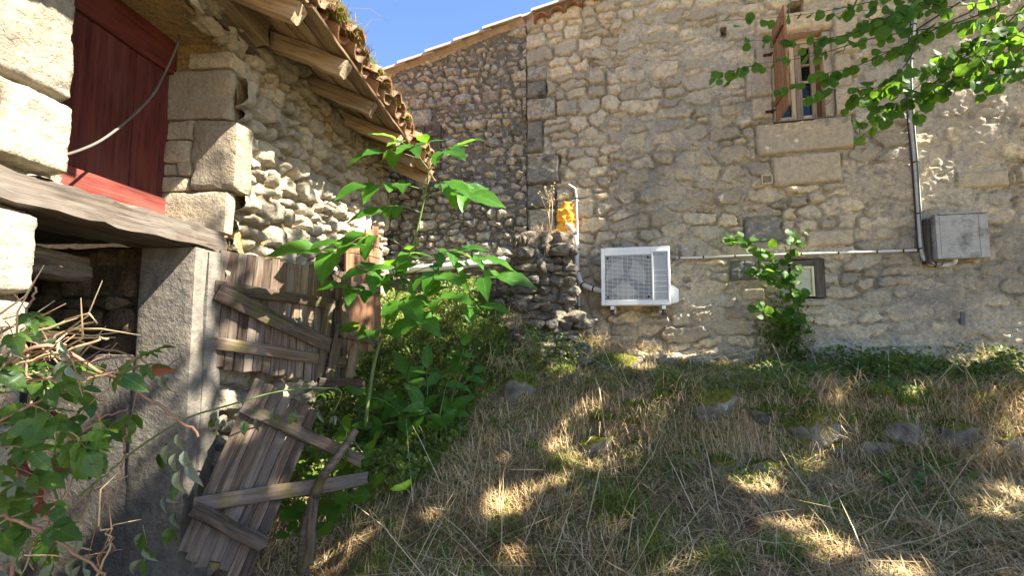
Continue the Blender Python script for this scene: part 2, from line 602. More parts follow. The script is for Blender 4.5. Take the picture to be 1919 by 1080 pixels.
M_DRY = mat_plain('dry_stalk', (0.42, 0.31, 0.17), 0.8, 0.2, var=0.25)

t = NT('window_glass')
gl = t.n('BsdfGlossy', i_Roughness=0.03)
gl.inputs['Color'].default_value = (0.75, 0.8, 0.85, 1)
df = t.bsdf((0.006, 0.006, 0.007), 0.2, None, 0.0)
mx = t.n('MixShader')
fr = t.n('Fresnel', i_IOR=1.52)
t.l(fr.outputs[0], mx.inputs[0])
t.l(df, mx.inputs[1])
t.l(gl.outputs[0], mx.inputs[2])
M_GLASS = t.end(mx.outputs[0])

# rocks: pale limestone with moss on top faces
t = NT('mossy_rock')
geo = t.n('NewGeometry')
n1 = t.noise(geo.outputs['Position'], 7.0, 8, 0.65)
n2 = t.noise(geo.outputs['Position'], 30.0, 6, 0.65)
c = t.ramp(n1, [(0.3, (0.06, 0.054, 0.045)), (0.5, (0.17, 0.15, 0.12)), (0.62, (0.24, 0.225, 0.19)), (0.68, (0.40, 0.39, 0.36))])
sep = t.n('SeparateXYZ')
t.l(geo.outputs['Normal'], sep.inputs[0])
mm = t.math('ADD', sep.outputs[2], t.math('MULTIPLY', t.math('SUBTRACT', n1, 0.5), 2.2))
c = t.mix(t.ramp(mm, [(0.22, 0.0), (0.5, 1.0)]), c, t.ramp(n2, [(0.3, (0.05, 0.05, 0.01)), (0.65, (0.17, 0.16, 0.025))]))
M_ROCK = t.end(t.bsdf(c, 0.95, t.bump(n2, 0.8, 0.02, t.bump(n1, 0.5, 0.03)), 0.1))

t = NT('earth')
geo = t.n('NewGeometry')
n1 = t.noise(geo.outputs['Position'], 2.2, 8, 0.65)
n2 = t.noise(geo.outputs['Position'], 40.0, 6, 0.7)
c = t.ramp(n1, [(0.3, (0.20, 0.15, 0.085)), (0.5, (0.30, 0.235, 0.13)), (0.68, (0.22, 0.20, 0.09))])
c = t.mix(t.ramp(n2, [(0.4, 0.0), (0.65, 0.6)]), c, (0.36, 0.29, 0.17))
vd = t.n('VectorMath', operation='DISTANCE')              # bare dark soil in the yard, unseen ground beyond kept straw-pale to bounce light
t.l(geo.outputs['Position'], vd.inputs[0])
vd.inputs[1].default_value = (1.5, 3.2, 0.5)
soil = t.ramp(n2, [(0.3, (0.11, 0.078, 0.045)), (0.6, (0.26, 0.19, 0.11))])
c = t.mix(t.ramp(t.math('MULTIPLY', vd.outputs['Value'], 0.1), [(0.38, 0.0), (0.5, 1.0)]), soil, c)
M_EARTH = t.end(t.bsdf(c, 0.95, t.bump(n2, 0.9, 0.02), 0.1))

M_LWAL = mat_leaf('walnut_leaf', (0.035, 0.12, 0.014), (0.08, 0.20, 0.022), (0.24, 0.46, 0.03), 0.5, 0.36)
M_LBRA = mat_leaf('bramble_leaf', (0.028, 0.085, 0.014), (0.12, 0.21, 0.035), (0.22, 0.38, 0.03), 0.4, 0.4)
M_LRED = mat_leaf('redbud_leaf', (0.025, 0.09, 0.012), (0.09, 0.19, 0.022), (0.24, 0.44, 0.03), 0.5, 0.5, spec=0.2)
M_LCRO = mat_leaf('crown_leaf', (0.04, 0.09, 0.02), (0.08, 0.15, 0.03), (0.26, 0.36, 0.06), 0.45, 0.45, False)
M_LIVY = mat_leaf('ground_cover_leaf', (0.035, 0.10, 0.014), (0.22, 0.26, 0.05), (0.28, 0.38, 0.04), 0.42, 0.45, False)
M_LWILT = mat_leaf('wilted_leaf', (0.16, 0.19, 0.12), (0.28, 0.31, 0.23), (0.25, 0.30, 0.14), 0.3, 0.6)
M_LBROWN = mat_leaf('brown_leaf', (0.10, 0.03, 0.015), (0.2, 0.07, 0.03), (0.2, 0.06, 0.02), 0.25, 0.6)
M_STRAW = mat_straw('dry_straw', [(0.0, (0.24, 0.145, 0.07)), (0.35, (0.50, 0.36, 0.19)), (0.75, (0.66, 0.51, 0.29)), (1.0, (0.76, 0.63, 0.40))], 0.35)
M_GRASS = mat_straw('green_grass', [(0.0, (0.10, 0.17, 0.025)), (0.6, (0.22, 0.30, 0.05)), (1.0, (0.40, 0.40, 0.11))], 0.45)
M_MOSSG = mat_straw('stonecrop', [(0.0, (0.09, 0.14, 0.02)), (0.5, (0.20, 0.26, 0.04)), (0.9, (0.34, 0.36, 0.07)), (1.0, (0.34, 0.14, 0.08))], 0.35)
M_LITTER = mat_straw('leaf_litter', [(0.0, (0.05, 0.03, 0.018)), (0.5, (0.15, 0.10, 0.06)), (1.0, (0.28, 0.22, 0.15))], 0.1)

# ---------------------------------------------------------------- ground
def pix(p):
    c, s = math.cos(PITCH), math.sin(PITCH)
    d = p[1] * c + p[2] * s
    if d < 0.05:
        return -9999, -9999, d
    return 960 + FPX * p[0] / d, 540 - FPX * (p[2] * c - p[1] * s) / d, d


def ground_z(x, y):
    x, y = np.asarray(x, float), np.asarray(y, float)
    yr = y + 0.10 * np.clip(x - 1.3, -1.5, 3.5)
    right = np.interp(yr, [-60, -2, 0.6, 1.4, 2.1, 3.05, 3.24, 3.42, 4.2, 5.2, 9, 60], [-3, -1.35, -1.28, -1.17, -1.05, -0.93, -0.87, -0.45, -0.385, -0.27, -0.25, 0.5])
    left = np.interp(y, [-60, -2, 1.0, 2.0, 2.7, 3.3, 3.9, 4.5, 5.1, 6, 60], [-3, -1.5, -1.42, -1.28, -1.10, -0.86, -0.48, -0.10, 0.15, 0.25, 0.8])
    k = sstep(0.45, -0.2, x + 0.25 * (y - 4.4))
    z = right * (1 - k) + left * k
    z = z - 0.16 * sstep(-0.4, -1.3, x) * sstep(3.4, 2.2, y)
    near = sstep(9, 6, np.hypot(x - 1.5, y - 3))
    return z + near * (0.06 * fbm2(x * 1.9, y * 1.9, 4, 5) + 0.028 * fbm2(x * 8, y * 8, 3, 9))


def axis(lo, hi, step, far):
    a = list(np.arange(lo, hi, step))
    up, s = [], step
    while (up[-1] if up else hi) < far:
        s *= 1.35
        up.append((up[-1] if up else a[-1]) + s)
    dn, s = [], step
    while (dn[-1] if dn else lo) > -far:
        s *= 1.35
        dn.append((dn[-1] if dn else lo) - s)
    return np.array(dn[::-1] + a + up)


gx, gy = axis(-2.2, 5.4, 0.03, 1500), axis(0.9, 5.6, 0.03, 1500)
GX, GY = np.meshgrid(gx, gy)
GZ = ground_z(GX, GY)
ni = GX.shape[1]
ii = (np.arange(GX.shape[0] - 1)[:, None] * ni + np.arange(ni - 1)[None, :]).ravel()
ground = add('ground', mesh_np('ground', np.stack([GX, GY, GZ], -1).reshape(-1, 3), np.stack([ii, ii + 1, ii + ni + 1, ii + ni], -1)), M_EARTH)
tag(ground, kind='structure')


# ---------------------------------------------------------------- stone walls
def course_rows(u0, u1, z0, z1, hr, wr, rng, jit=0.25):
    out, z = [], z0
    while z < z1:
        h = rng.uniform(*hr)
        u = u0 - rng.uniform(0, 0.3)
        while u < u1:
            hh = h * rng.uniform(0.75, 1.2)
            w = min(hr[1] * 3.2, hh * rng.uniform(*wr))
            if rng.random() < 0.14 and hh > 0.08:      # two thin stones one above the other
                out.append((u + w / 2, z + h * 0.25, w / 2, h * 0.26))
                out.append((u + w / 2 + rng.normal(0, .02), z + h * 0.76, w / 2, h * 0.24))
            else:
                out.append((u + w / 2, z + h / 2 + rng.normal(0, h * jit * 0.4), w / 2, hh / 2))
            u += w
        z += h
    return out


def stone_wall(root, wallname, stonename, u0, u1, z0, z1, res, stones, blocks, mortar_fn, keep_fn, prot, X, mats, rng,
               d0=0.07, rnd=0.04, gap=0.006, wav=0.03, warp=0.022, rough=0.011, maxn=300, tiltk=0.12, block_mat=None, face_noise=18.0, block_rough=0.35, chip=0.010, crev=0.022):
    nu, nz = int((u1 - u0) / res) + 1, int((z1 - z0) / res) + 1
    ua, za = np.linspace(u0, u1, nu), np.linspace(z0, z1, nz)
    U, Z = np.meshgrid(ua, za)
    Uw = U + warp * fbm2(U * 7, Z * 7, 3, 3) + warp * 0.5 * fbm2(U * 25, Z * 25, 2, 4)
    Zw = Z + wav * fbm2(U * 1.3, Z * 0.7, 2, 8) + warp * 0.7 * fbm2(U * 8, Z * 8, 3, 5) + warp * 0.4 * fbm2(U * 25, Z * 25, 2, 6)
    F1, F2 = np.full(U.shape, 9e9), np.full(U.shape, 9e9)
    lab = np.full(U.shape, -1, dtype=int)
    sc = np.full(U.shape, 0.02)
    for i, (su, sz, ax, az) in enumerate(stones):
        ru, rz = ax * 2.6 + 0.08, az * 2.8 + 0.08
        a, b = np.searchsorted(ua, [su - ru, su + ru])
        c, d = np.searchsorted(za, [sz - rz, sz + rz])
        if a >= b or c >= d:
            continue
        du, dz = np.abs(Uw[c:d, a:b] - su) / ax, np.abs(Zw[c:d, a:b] - sz) / az
        pw = 2.2 + 1.3 * ((i * 7919) % 100) / 100
        dd = (du ** pw + dz ** pw) ** (1 / pw)
        f1, f2, lb, s_ = F1[c:d, a:b], F2[c:d, a:b], lab[c:d, a:b], sc[c:d, a:b]
        m = dd < f1
        f2[:] = np.where(m, f1, np.minimum(f2, dd))
        f1[m] = dd[m]
        lb[m] = i
        s_[m] = 0.5 * min(ax, az)
    E = (F2 - F1) * sc
    E[E > 1] = 0.03
    nst = len(stones)
    info = [(s[0], s[1]) for s in stones]
    for j, bl in enumerate(blocks):
        sd = np.minimum(np.minimum(Uw * .25 + U * .75 - bl[0], bl[1] - U * .75 - Uw * .25), np.minimum(Zw * .25 + Z * .75 - bl[2], bl[3] - Z * .75 - Zw * .25))
        ins = sd > 0
        lab[ins] = nst + j
        E = np.where(ins, sd, np.minimum(E, np.maximum(-sd, 0)))
        info.append(((bl[0] + bl[1]) / 2, (bl[2] + bl[3]) / 2))
    nlab = len(info)
    pr = np.array([rng.uniform(*prot) for _ in range(nlab)])
    rr = np.array([rnd * rng.uniform(0.6, 1.25) for _ in range(nlab)])
    tu, tz = rng.normal(0, tiltk, nlab), rng.normal(0.0, tiltk, nlab)
    for j, bl in enumerate(blocks):
        pr[nst + j] = bl[4]
        rr[nst + j] = 0.018
        tu[nst + j] = tz[nst + j] = 0.0
    iu, iz = np.array([i[0] for i in info]), np.array([i[1] for i in info])
    L = np.maximum(lab, 0)
    E = E + chip * np.where(lab >= nst, .4, 1.0) * (fbm2(U * 30, Z * 30, 3, 17) - 0.15)
    p = np.clip((E - gap) / rr[L], 0, 1)
    prof = np.sqrt(1 - (1 - p) ** 2)
    facet = np.abs(fbm2(U * face_noise * 0.55 + L * 3.1, Z * face_noise * 0.75 + L * 1.7, 2, 12)) * -1.0
    fn = fbm2(U * face_noise + L * 5.3, Z * face_noise * 1.2, 3, 14)
    kb = np.where(L >= nst, block_rough, 1.0)
    H = -d0 + (d0 + pr[L] + np.clip(tu[L] * (U - iu[L]) + tz[L] * (Z - iz[L]), -.03, .03)) * prof + rough * kb * (fn + 1.2 * facet) * prof
    H[lab < 0] = -d0
    MH = mortar_fn(U, Z)
    # open joints: the bedding has fallen out along parts of the stone edges
    MH = MH - crev * sstep(.014, .002, E) * sstep(-.05, .3, fbm2(U * 5, Z * 9, 3, 61))
    keep = keep_fn(U, Z)
    cell_ok = keep[:-1, :-1] & keep[1:, :-1] & keep[:-1, 1:] & keep[1:, 1:]
    idx = np.arange(nu * nz).reshape(nz, nu)

    def xyz(u, h, z):
        o = X(0, 0, 0)
        e, n = X(1, 0, 0) - o, X(0, 1, 0) - o
        return np.stack([o.x + e.x * u + n.x * h, o.y + e.y * u + n.y * h, z + 0 * u], -1)
    # mortar sheet
    cz, cu = np.nonzero(cell_ok)
    F = np.stack([idx[cz, cu], idx[cz, cu + 1], idx[cz + 1, cu + 1], idx[cz + 1, cu]], -1)
    used, inv = np.unique(F.ravel(), return_inverse=True)
    V = xyz(U, MH, Z).reshape(-1, 3)[used]
    wall = addc(wallname, V, inv.reshape(-1, 4), mats[1], root, 0.5)
    # stones
    order = np.argsort(lab.ravel(), kind='stable')
    ls = lab.ravel()[order]
    starts = np.searchsorted(ls, np.arange(nlab))
    ends = np.searchsorted(ls, np.arange(nlab), side='right')
    cand = []
    for i in range(nlab):
        if ends[i] - starts[i] < 5:
            continue
        fl = order[starts[i]:ends[i]]
        r, c = fl // nu, fl % nu
        if (H.ravel()[fl] - MH.ravel()[fl]).max() < 0.003:
            continue
        r0, r1, c0, c1 = max(r.min() - 1, 0), min(r.max() + 2, nz), max(c.min() - 1, 0), min(c.max() + 2, nu)
        m = lab[r0:r1, c0:c1] == i
        cm = (m[:-1, :-1] | m[1:, :-1] | m[:-1, 1:] | m[1:, 1:]) & cell_ok[r0:r1 - 1, c0:c1 - 1]
        if cm.sum() < 4:
            continue
        gr = np.zeros_like(cm)                               # keep one connected piece only
        rr_, cc_ = np.nonzero(cm)
        j_ = np.argmin((rr_ - np.median(rr_)) ** 2 + (cc_ - np.median(cc_)) ** 2)
        gr[rr_[j_], cc_[j_]] = True
        while True:
            g2 = gr.copy()
            g2[1:] |= gr[:-1]
            g2[:-1] |= gr[1:]
            g2[:, 1:] |= gr[:, :-1]
            g2[:, :-1] |= gr[:, 1:]
            g2 &= cm
            if g2.sum() == gr.sum():
                break
            gr = g2
        cm = gr
        h = np.where(m, H[r0:r1, c0:c1], -d0)
        q = X(iu[i], 0, iz[i])
        px, py, d = pix(q)
        vis = (-30 < px < 1950 and -30 < py < 1110)
        area = cm.sum() * res * res / max(d, .3) ** 2
        cand.append((area if vis else area * 1e-3, i, r0, r1, c0, c1, cm, h))
    cand.sort(key=lambda t: -t[0])
    jV, jF, jT, off = [], [], [], 0
    for k, (area, i, r0, r1, c0, c1, cm, h) in enumerate(cand):
        a, b = np.nonzero(cm)
        w = c1 - c0
        li = np.arange((r1 - r0) * w).reshape(r1 - r0, w)
        F = np.stack([li[a, b], li[a, b + 1], li[a + 1, b + 1], li[a + 1, b]], -1)
        used, inv = np.unique(F.ravel(), return_inverse=True)
        V = xyz(U[r0:r1, c0:c1], h, Z[r0:r1, c0:c1]).reshape(-1, 3)[used]
        F = inv.reshape(-1, 4)
        tn = float(rng.random())
        if k < maxn:
            mt = mats[0]
            if i >= nst and block_mat is not None:
                bm_ = blocks[i - nst][5] if len(blocks[i - nst]) > 5 else None
                mt = bm_ or block_mat
            addc(stonename, V, F, mt, wall, tn)
        else:
            jV.append(V)
            jF.append(F + off)
            jT.append(np.full(len(V), tn))
            off += len(V)
    if jV:
        o = addc('rubble_stones', np.concatenate(jV), np.concatenate(jF), mats[0], wall, np.concatenate(jT))
        tag(o, kind='stuff')
    return wall


def recess(root, name, X, a0, a1, z0, z1, depth, mat, back=None):
    """Lining of an opening: four reveals and a dark back, as one open box."""
    m = MB()
    f, b = 0.004, -depth
    V = [X(a, o, z) for o in (f, b) for a, z in ((a0, z0), (a1, z0), (a1, z1), (a0, z1))]
    m.raw(V, [(0, 1, 5, 4), (1, 2, 6, 5), (2, 3, 7, 6), (3, 0, 4, 7)])
    o = m.build(name, mat, root, tint=0.5)
    m2 = MB()
    m2.raw([X(a0, b, z0), X(a1, b, z0), X(a1, b, z1), X(a0, b, z1)], [(0, 1, 2, 3)])
    m2.build('recess_back', back or M_DARK, root, tint=0.5)
    return o


UJ = WP(987, 300)[0]
T0, T1 = WP(705, 152), WP(1092, 2)
SLOPE = (T1[1] - T0[1]) / (T1[0] - T0[0])


def top_z(u):
    return T0[1] + (u - T0[0]) * SLOPE


house = thing('stone_house', 'tall beige rubble stone house wall with one shuttered window and a tiled gable verge', 'house', WX(2.0, 0, -0.35))
annex = thing('stone_annex', 'dark grey rubble stone annex wall under a sloping tiled verge, left of the house quoins', 'house', WX(-1.0, 0, 0.2))


def rect(x0, y0, x1, y1, prot=0.02, mat=None):
    ua, zb = WP(x0, (y0 + y1) / 2)[0], WP((x0 + x1) / 2, y1)[1]
    ub, zt = WP(x1, (y0 + y1) / 2)[0], WP((x0 + x1) / 2, y0)[1]
    return (ua, ub, zb, zt, prot, mat)


r_ = np.random.default_rng(3)
# --- annex
WA = (WP(768, 265)[0], WP(828, 265)[0], WP(790, 318)[1], WP(790, 240)[1])      # its small window
st = course_rows(-3.2, UJ, -0.6, 4.0, (0.062, 0.112), (1.05, 2.5), r_, 0.5)
bl = [rect(742, 207, 808, 240, 0.03, M_QUOIN)]


def annex_mortar(U, Z):
    return -0.028 + 0.010 * fbm2(U * 14, Z * 14, 3, 40) + 0.03 * sstep(0.10, 0.03, top_z(U) - Z) + 0.014 * sstep(0.15, 0.55, fbm2(U * 1.7, Z * 1.7, 2, 43))


def annex_keep(U, Z):
    return (Z < top_z(U)) & ~((U > WA[0]) & (U < WA[1]) & (Z > WA[2]) & (Z < WA[3]))


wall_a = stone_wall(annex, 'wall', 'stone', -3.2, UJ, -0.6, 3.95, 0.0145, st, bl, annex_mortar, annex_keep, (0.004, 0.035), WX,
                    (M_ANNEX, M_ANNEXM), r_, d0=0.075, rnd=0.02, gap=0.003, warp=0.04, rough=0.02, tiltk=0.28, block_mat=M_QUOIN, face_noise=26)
recess(annex, 'window_reveal', WX, *WA, 0.3, M_QUOIN)

# --- main house
W1 = (WP(1450, 200)[0], WP(1562, 150)[0], WP(1500, 224)[1], WP(1510, 60)[1])    # shuttered window
W2 = (WP(1482, 520)[0], WP(1546, 520)[0], WP(1515, 558)[1], WP(1515, 486)[1])   # small cellar window
W3 = (WP(1351, 58)[0], WP(1362, 58)[0], WP(1356, 66)[1], WP(1356, 51)[1])       # putlog hole
W4 = (WP(1480, 12)[0], WP(1505, 12)[0], WP(1490, 24)[1], WP(1490, 5)[1])
JX_ = WP(1150, 300)[0]
st = course_rows(UJ + 0.02, JX_, -1.0, 4.6, (0.09, 0.18), (1.0, 2.3), r_, 0.4) + course_rows(JX_ + .12, 6.6, -1.0, 4.6, (0.07, 0.165), (1.2, 2.9), r_, 0.5)
bl = [rect(987, 124, 1026, 151, .03, M_QUOIN), rect(987, 151, 1024, 182, .025, M_QUOIN), rect(987, 184, 1042, 225, .035, M_QUOIN),
      rect(987, 227, 1018, 286, .03, M_QUOIN), rect(987, 291, 1050, 344, .04, M_QUOIN), rect(987, 347, 1042, 388, .02, M_QUOIN),
      rect(989, 390, 1043, 442, .015, M_QUOIN), rect(987, 445, 1060, 500, .02, M_QUOIN),
      rect(1399, 131, 1449, 181, .022), rect(1410, 182, 1449, 222, .02), rect(1416, 62, 1449, 130, .022),
      rect(1563, 164, 1601, 220, .03), rect(1563, 100, 1598, 163, .02), rect(1563, 30, 1610, 98, .02),
      rect(1417, 224, 1600, 285, .03), rect(1447, 287, 1578, 345, .024), rect(1416, 22, 1562, 59, .02),
      rect(1395, 405, 1466, 452, .015, M_CEM), rect(1368, 486, 1420, 528, .012, M_CEM), rect(1421, 486, 1478, 528, .015, M_CEM),
      rect(1510, 430, 1600, 462, .02), rect(1392, 540, 1436, 566, .02), rect(1492, 560, 1550, 577, .03), rect(1790, 318, 1895, 352, .012),
      rect(1500, 575, 1548, 592, .015)]
J1, J2 = WP(1160, 300)[0], WP(1620, 300)[0]
LC = WP(1290, 520)
E1 = (WP(1470, 410)[0], WP(1470, 410)[1])
E2 = (WP(1290, 645)[0], WP(1290, 645)[1])


def house_mortar(U, Z):
    n = fbm2(U * 2.2, Z * 2.2, 3, 50)
    j1 = J1 + 0.10 * fbm2(Z * 2.5, Z * 0 + 3.0, 2, 55)
    base = np.where(U < j1, -0.034, -0.017 + 0.018 * n)
    base = base + sstep(J2 - 0.3, J2 + 0.4, U) * (0.019 + 0.012 * n)
    base = base + 0.010 * sstep(1.0, .4, np.hypot((U - LC[0]) / 1.0, (Z - LC[1]) / .5) + .4 * n)
    ex = np.hypot((U - E1[0]) / 0.48, (Z - E1[1]) / 0.24)
    base = np.where(ex + 0.35 * n < 1.0, -0.032, base)
    ex = np.hypot((U - E2[0]) / 0.75, (Z - E2[1]) / 0.16)
    base = np.where(ex + 0.35 * n < 1.0, -0.03, base)
    return base + 0.007 * fbm2(U * 11, Z * 11, 4, 57) + 0.007 * fbm2(U * 30, Z * 30, 2, 58)


def inr(U, Z, w):
    return (U > w[0]) & (U < w[1]) & (Z > w[2]) & (Z < w[3])


def house_keep(U, Z):
    return (Z < top_z(U) - 0.02) & ~inr(U, Z, W1) & ~inr(U, Z, W2) & ~inr(U, Z, W3) & ~inr(U, Z, W4)


wall_h = stone_wall(house, 'wall', 'stone', UJ + 0.006, 5.7, -0.8, 4.1, 0.0122, st, bl, house_mortar, house_keep, (-0.002, 0.016), WX,
                    (M_HOUSE, M_MORT), r_, d0=0.06, rnd=0.014, gap=0.004, wav=0.06, warp=0.036, rough=0.012, tiltk=0.09, block_mat=M_ASH, face_noise=22, crev=0.028, chip=0.006)
recess(house, 'window_reveal', WX, *W1, 0.26, M_ASH)
recess(house, 'cellar_window_reveal', WX, *W2, 0.12, M_CEM)
recess(house, 'putlog_hole', WX, *W3, 0.25, M_MORT)
recess(house, 'putlog_hole', WX, *W4, 0.25, M_MORT)
# rubble core behind the facing so that no light leaks through, and the pent roof behind the verge
for root_, a, b in ((annex, -3.4, UJ - 0.01), (house, UJ + 0.01, 6.8)):
    m = MB()
    V = [WX(u, o, z) for o in (-0.42, -5.0) for u, z in ((a, -1.2), (b, -1.2), (b, top_z(b) - 0.05), (a, top_z(a) - 0.05))]
    m.raw(V, [(0, 1, 2, 3), (5, 4, 7, 6), (1, 5, 6, 2), (4, 0, 3, 7)])
    m.build('wall_core', M_DARKW, root_, tint=0.4)
    m = MB()
    V = [WX(u, o, top_z(u) + dz) for dz in (-0.03, 0.02) for o in (0.0, -5.1) for u in (a, b)]
    m.raw(V, [(0, 1, 3, 2), (4, 6, 7, 5), (0, 4, 5, 1), (2, 3, 7, 6), (0, 2, 6, 4), (1, 5, 7, 3)])
    m.build('roof_deck', M_TILEP, root_)


def half_tile(L, r0, r1, th, n=7, seed=0, concave=False):
    """Canal tile along +X, arched towards +Z, centred at its top ridge line."""
    rg = np.random.default_rng(seed)
    V, F = [], []
    ns = 4
    for i in range(ns + 1):
        x = L * i / ns
        r = r0 + (r1 - r0) * i / ns
        for rr in (r, r - th):
            for k in range(n + 1):
                a = math.pi * (0.06 + 0.88 * k / n)
                e = rg.normal(0, 0.0015) + (rg.normal(0, .003) if i in (0, ns) else 0)
                V.append((x + e, math.cos(a) * rr, (math.sin(a) * rr - r * 0.25) * (1 if not concave else -1)))
    m = n + 1
    for i in range(ns):
        for k in range(n):
            a = i * 2 * m + k
            F.append((a, a + 1, a + 2 * m + 1, a + 2 * m))
            b = a + m
            F.append((b + 1, b, b + 2 * m, b + 2 * m + 1))
        a = i * 2 * m
        F.append((a, a + 2 * m, a + 3 * m, a + m))
        F.append((a + n, a + m + n, a + 3 * m + n, a + 2 * m + n))
    for i, s_ in ((0, 1), (ns, -1)):
        for k in range(n):
            a = i * 2 * m + k
            f = (a, a + m, a + m + 1, a + 1)
            F.append(f if s_ > 0 else f[::-1])
    me = mesh_np('roof_tile', np.array(V), F, None, True)
    smooth_by_angle(me, 50)
    me.materials.append(M_TILEP)
    return me


# verge: two overlapping courses of tiles running down the slope, then the bed of tiles laid across
dwn = (WX(-1, 0, top_z(-1)) - WX(0, 0, top_z(0))).normalized()
upn = WN.cross(dwn)
upn = upn if upn.z > 0 else -upn
vt = [half_tile(0.46, 0.075, 0.09, 0.014, 6, k) for k in range(4)]
for root_, a, b in ((annex, -3.3, UJ), (house, UJ + 0.34, 6.5)):
    k = 0
    u = a
    while u < b:
        for row, (o, dz) in enumerate(((0.055, 0.012), (-0.03, 0.055))):
            p0 = WX(u + 0.2 + row * 0.17, o + random.uniform(-.008, .008), top_z(u + 0.2 + row * 0.17) + dz + random.uniform(-.004, .004))
            add('roof_tile', vt[(k + row) % 4], None, root_, frame(dwn + upn * 0.035, z=upn, loc=p0))
        u += 0.36
        k += 1
ct = [half_tile(0.34, 0.088, 0.078, 0.016, 9, 20 + k) for k in range(3)]
for me in ct:
    me.materials.clear()
    me.materials.append(M_TILE)
u = WP(1016, 70)[0]
k = 0
while u < 2.6:
    add('verge_tile', ct[k % 3], None, house, frame(-WN, z=upn, loc=WX(u, 0.075 + random.uniform(-.01, .01), top_z(u) - 0.055)))
    u += 0.176
    k += 1

# --- shuttered window of the house
wo = -0.15
fu0, fu1 = W1[0], W1[1] - 0.075
zb, zt = W1[2], W1[3]


def wbar(name, u0, u1, z0, z1, off, th, mat, parent, bev=0.004):
    c = WX((u0 + u1) / 2, off, (z0 + z1) / 2)
    me = MB().box((0, 0, 0), (1, 0, 0), (0, 1, 0), (0, 0, 1), abs(z1 - z0) / 2, (u1 - u0) / 2, th / 2, bev) if abs(z1 - z0) > (u1 - u0) else \
        MB().box((0, 0, 0), (1, 0, 0), (0, 1, 0), (0, 0, 1), (u1 - u0) / 2, abs(z1 - z0) / 2, th / 2, bev)
    mm = mesh_np(name, np.array([tuple(v) for v in me.V]), me.F, 0.5, False)
    ax = Vector((0, 0, 1)) if abs(z1 - z0) > (u1 - u0) else WE
    return add(name, mm, mat, parent, frame(ax, z=WN, loc=c))


# frame jambs
win = wbar('window', fu0, fu1, zb + 0.004, zb + 0.05, wo, 0.09, M_WFRAME, house)
wbar('frame_head', fu0, fu1, zt - 0.05, zt - 0.004, wo, 0.09, M_WFRAME, win)
wbar('frame_jamb', fu1 - 0.035, fu1, zb + 0.052, zt - 0.052, wo, 0.085, M_SHUT, win)
wbar('frame_jamb', fu0, fu0 + 0.035, zb + 0.052, zt - 0.052, wo, 0.085, M_WFRAME, win)
mid = WP(1489, 160, wo)[0]
for (c0, c1) in ((fu0 + 0.037, mid - 0.002), (mid + 0.002, fu1 - 0.037)):
    zz0, zz1 = zb + 0.054, zt - 0.054
    wbar('casement_stile', c0, c0 + 0.058, zz0, zz1, wo + 0.012, 0.045, M_WFRAME, win)
    wbar('casement_stile', c1 - 0.042, c1, zz0, zz1, wo + 0.012, 0.045, M_WFRAME, win)
    wbar('casement_rail', c0 + 0.06, c1 - 0.044, zz0, zz0 + 0.03, wo + 0.010, 0.042, M_WFRAME, win)
    wbar('casement_rail', c0 + 0.06, c1 - 0.044, zz1 - 0.045, zz1, wo + 0.010, 0.042, M_WFRAME, win)
    hh = (zz1 - 0.045 - zz0 - 0.03) / 4
    for q in range(4):
        za_ = zz0 + 0.03 + q * hh
        wbar('pane', c0 + 0.055, c1 - 0.04, za_, za_ + hh, wo, 0.004, M_GLASS, win, 0)
        if q:
            wbar('glazing_bar', c0 + 0.06, c1 - 0.044, za_ - 0.011, za_ + 0.011, wo + 0.010, 0.035, M_WFRAME, win)
wbar('window_sill', fu0 - 0.0, W1[1] - 0.03, zb - 0.022, zb + 0.002, -0.08, 0.14, M_DKWOOD, win)


def plank_mesh(L, W, T, seed, rag0=0.0, rag1=0.0, ns=10, wob=0.004, cup=0.0):
    """Board along X from 0 to L, width in Y, thickness in Z, worn edges, ragged ends."""
    rg = np.random.default_rng(seed)
    sec = [(-1, -.7), (-.82, -1), (0, -1), (.82, -1), (1, -.7), (1, .7), (.82, 1), (0, 1), (-.82, 1), (-1, .7)]
    n = len(sec)
    V, F = [], []
    ph = rg.uniform(0, 50)
    for i in range(ns + 1):
        x = L * i / ns
        e = wob * float(fbm2(x * 5 + ph, 0.3, 3, seed)), wob * float(fbm2(x * 5 + ph, 9.3, 3, seed + 1))
        for (a, b) in sec:
            xx = x
            if i == 0:
                xx += rag0 * rg.uniform(0, 1) if abs(b) <= 1 else 0
            if i == ns:
                xx -= rag1 * rg.uniform(0, 1)
            V.append((xx, a * W / 2 + e[0] + rg.normal(0, wob * .18), b * T / 2 + e[1] + cup * (a * a) + rg.normal(0, wob * .12)))
    for i in range(ns):
        for k in range(n):
            a, b = i * n + k, i * n + (k + 1) % n
            F.append((a, a + n, b + n, b))
    F.append(tuple(range(n)))
    F.append(tuple(ns * n + k for k in range(n))[::-1])
    me = mesh_np('plank', np.array(V), F, None, True)
    smooth_by_angle(me, 42)
    return me


def board(name, p0, p1, nrm, W, T, mat, parent, seed, **kw):
    p0, p1 = Vector(p0), Vector(p1)
    return add(name, plank_mesh((p1 - p0).length, W, T, seed, **kw), mat, parent, frame(p1 - p0, z=nrm, loc=p0))


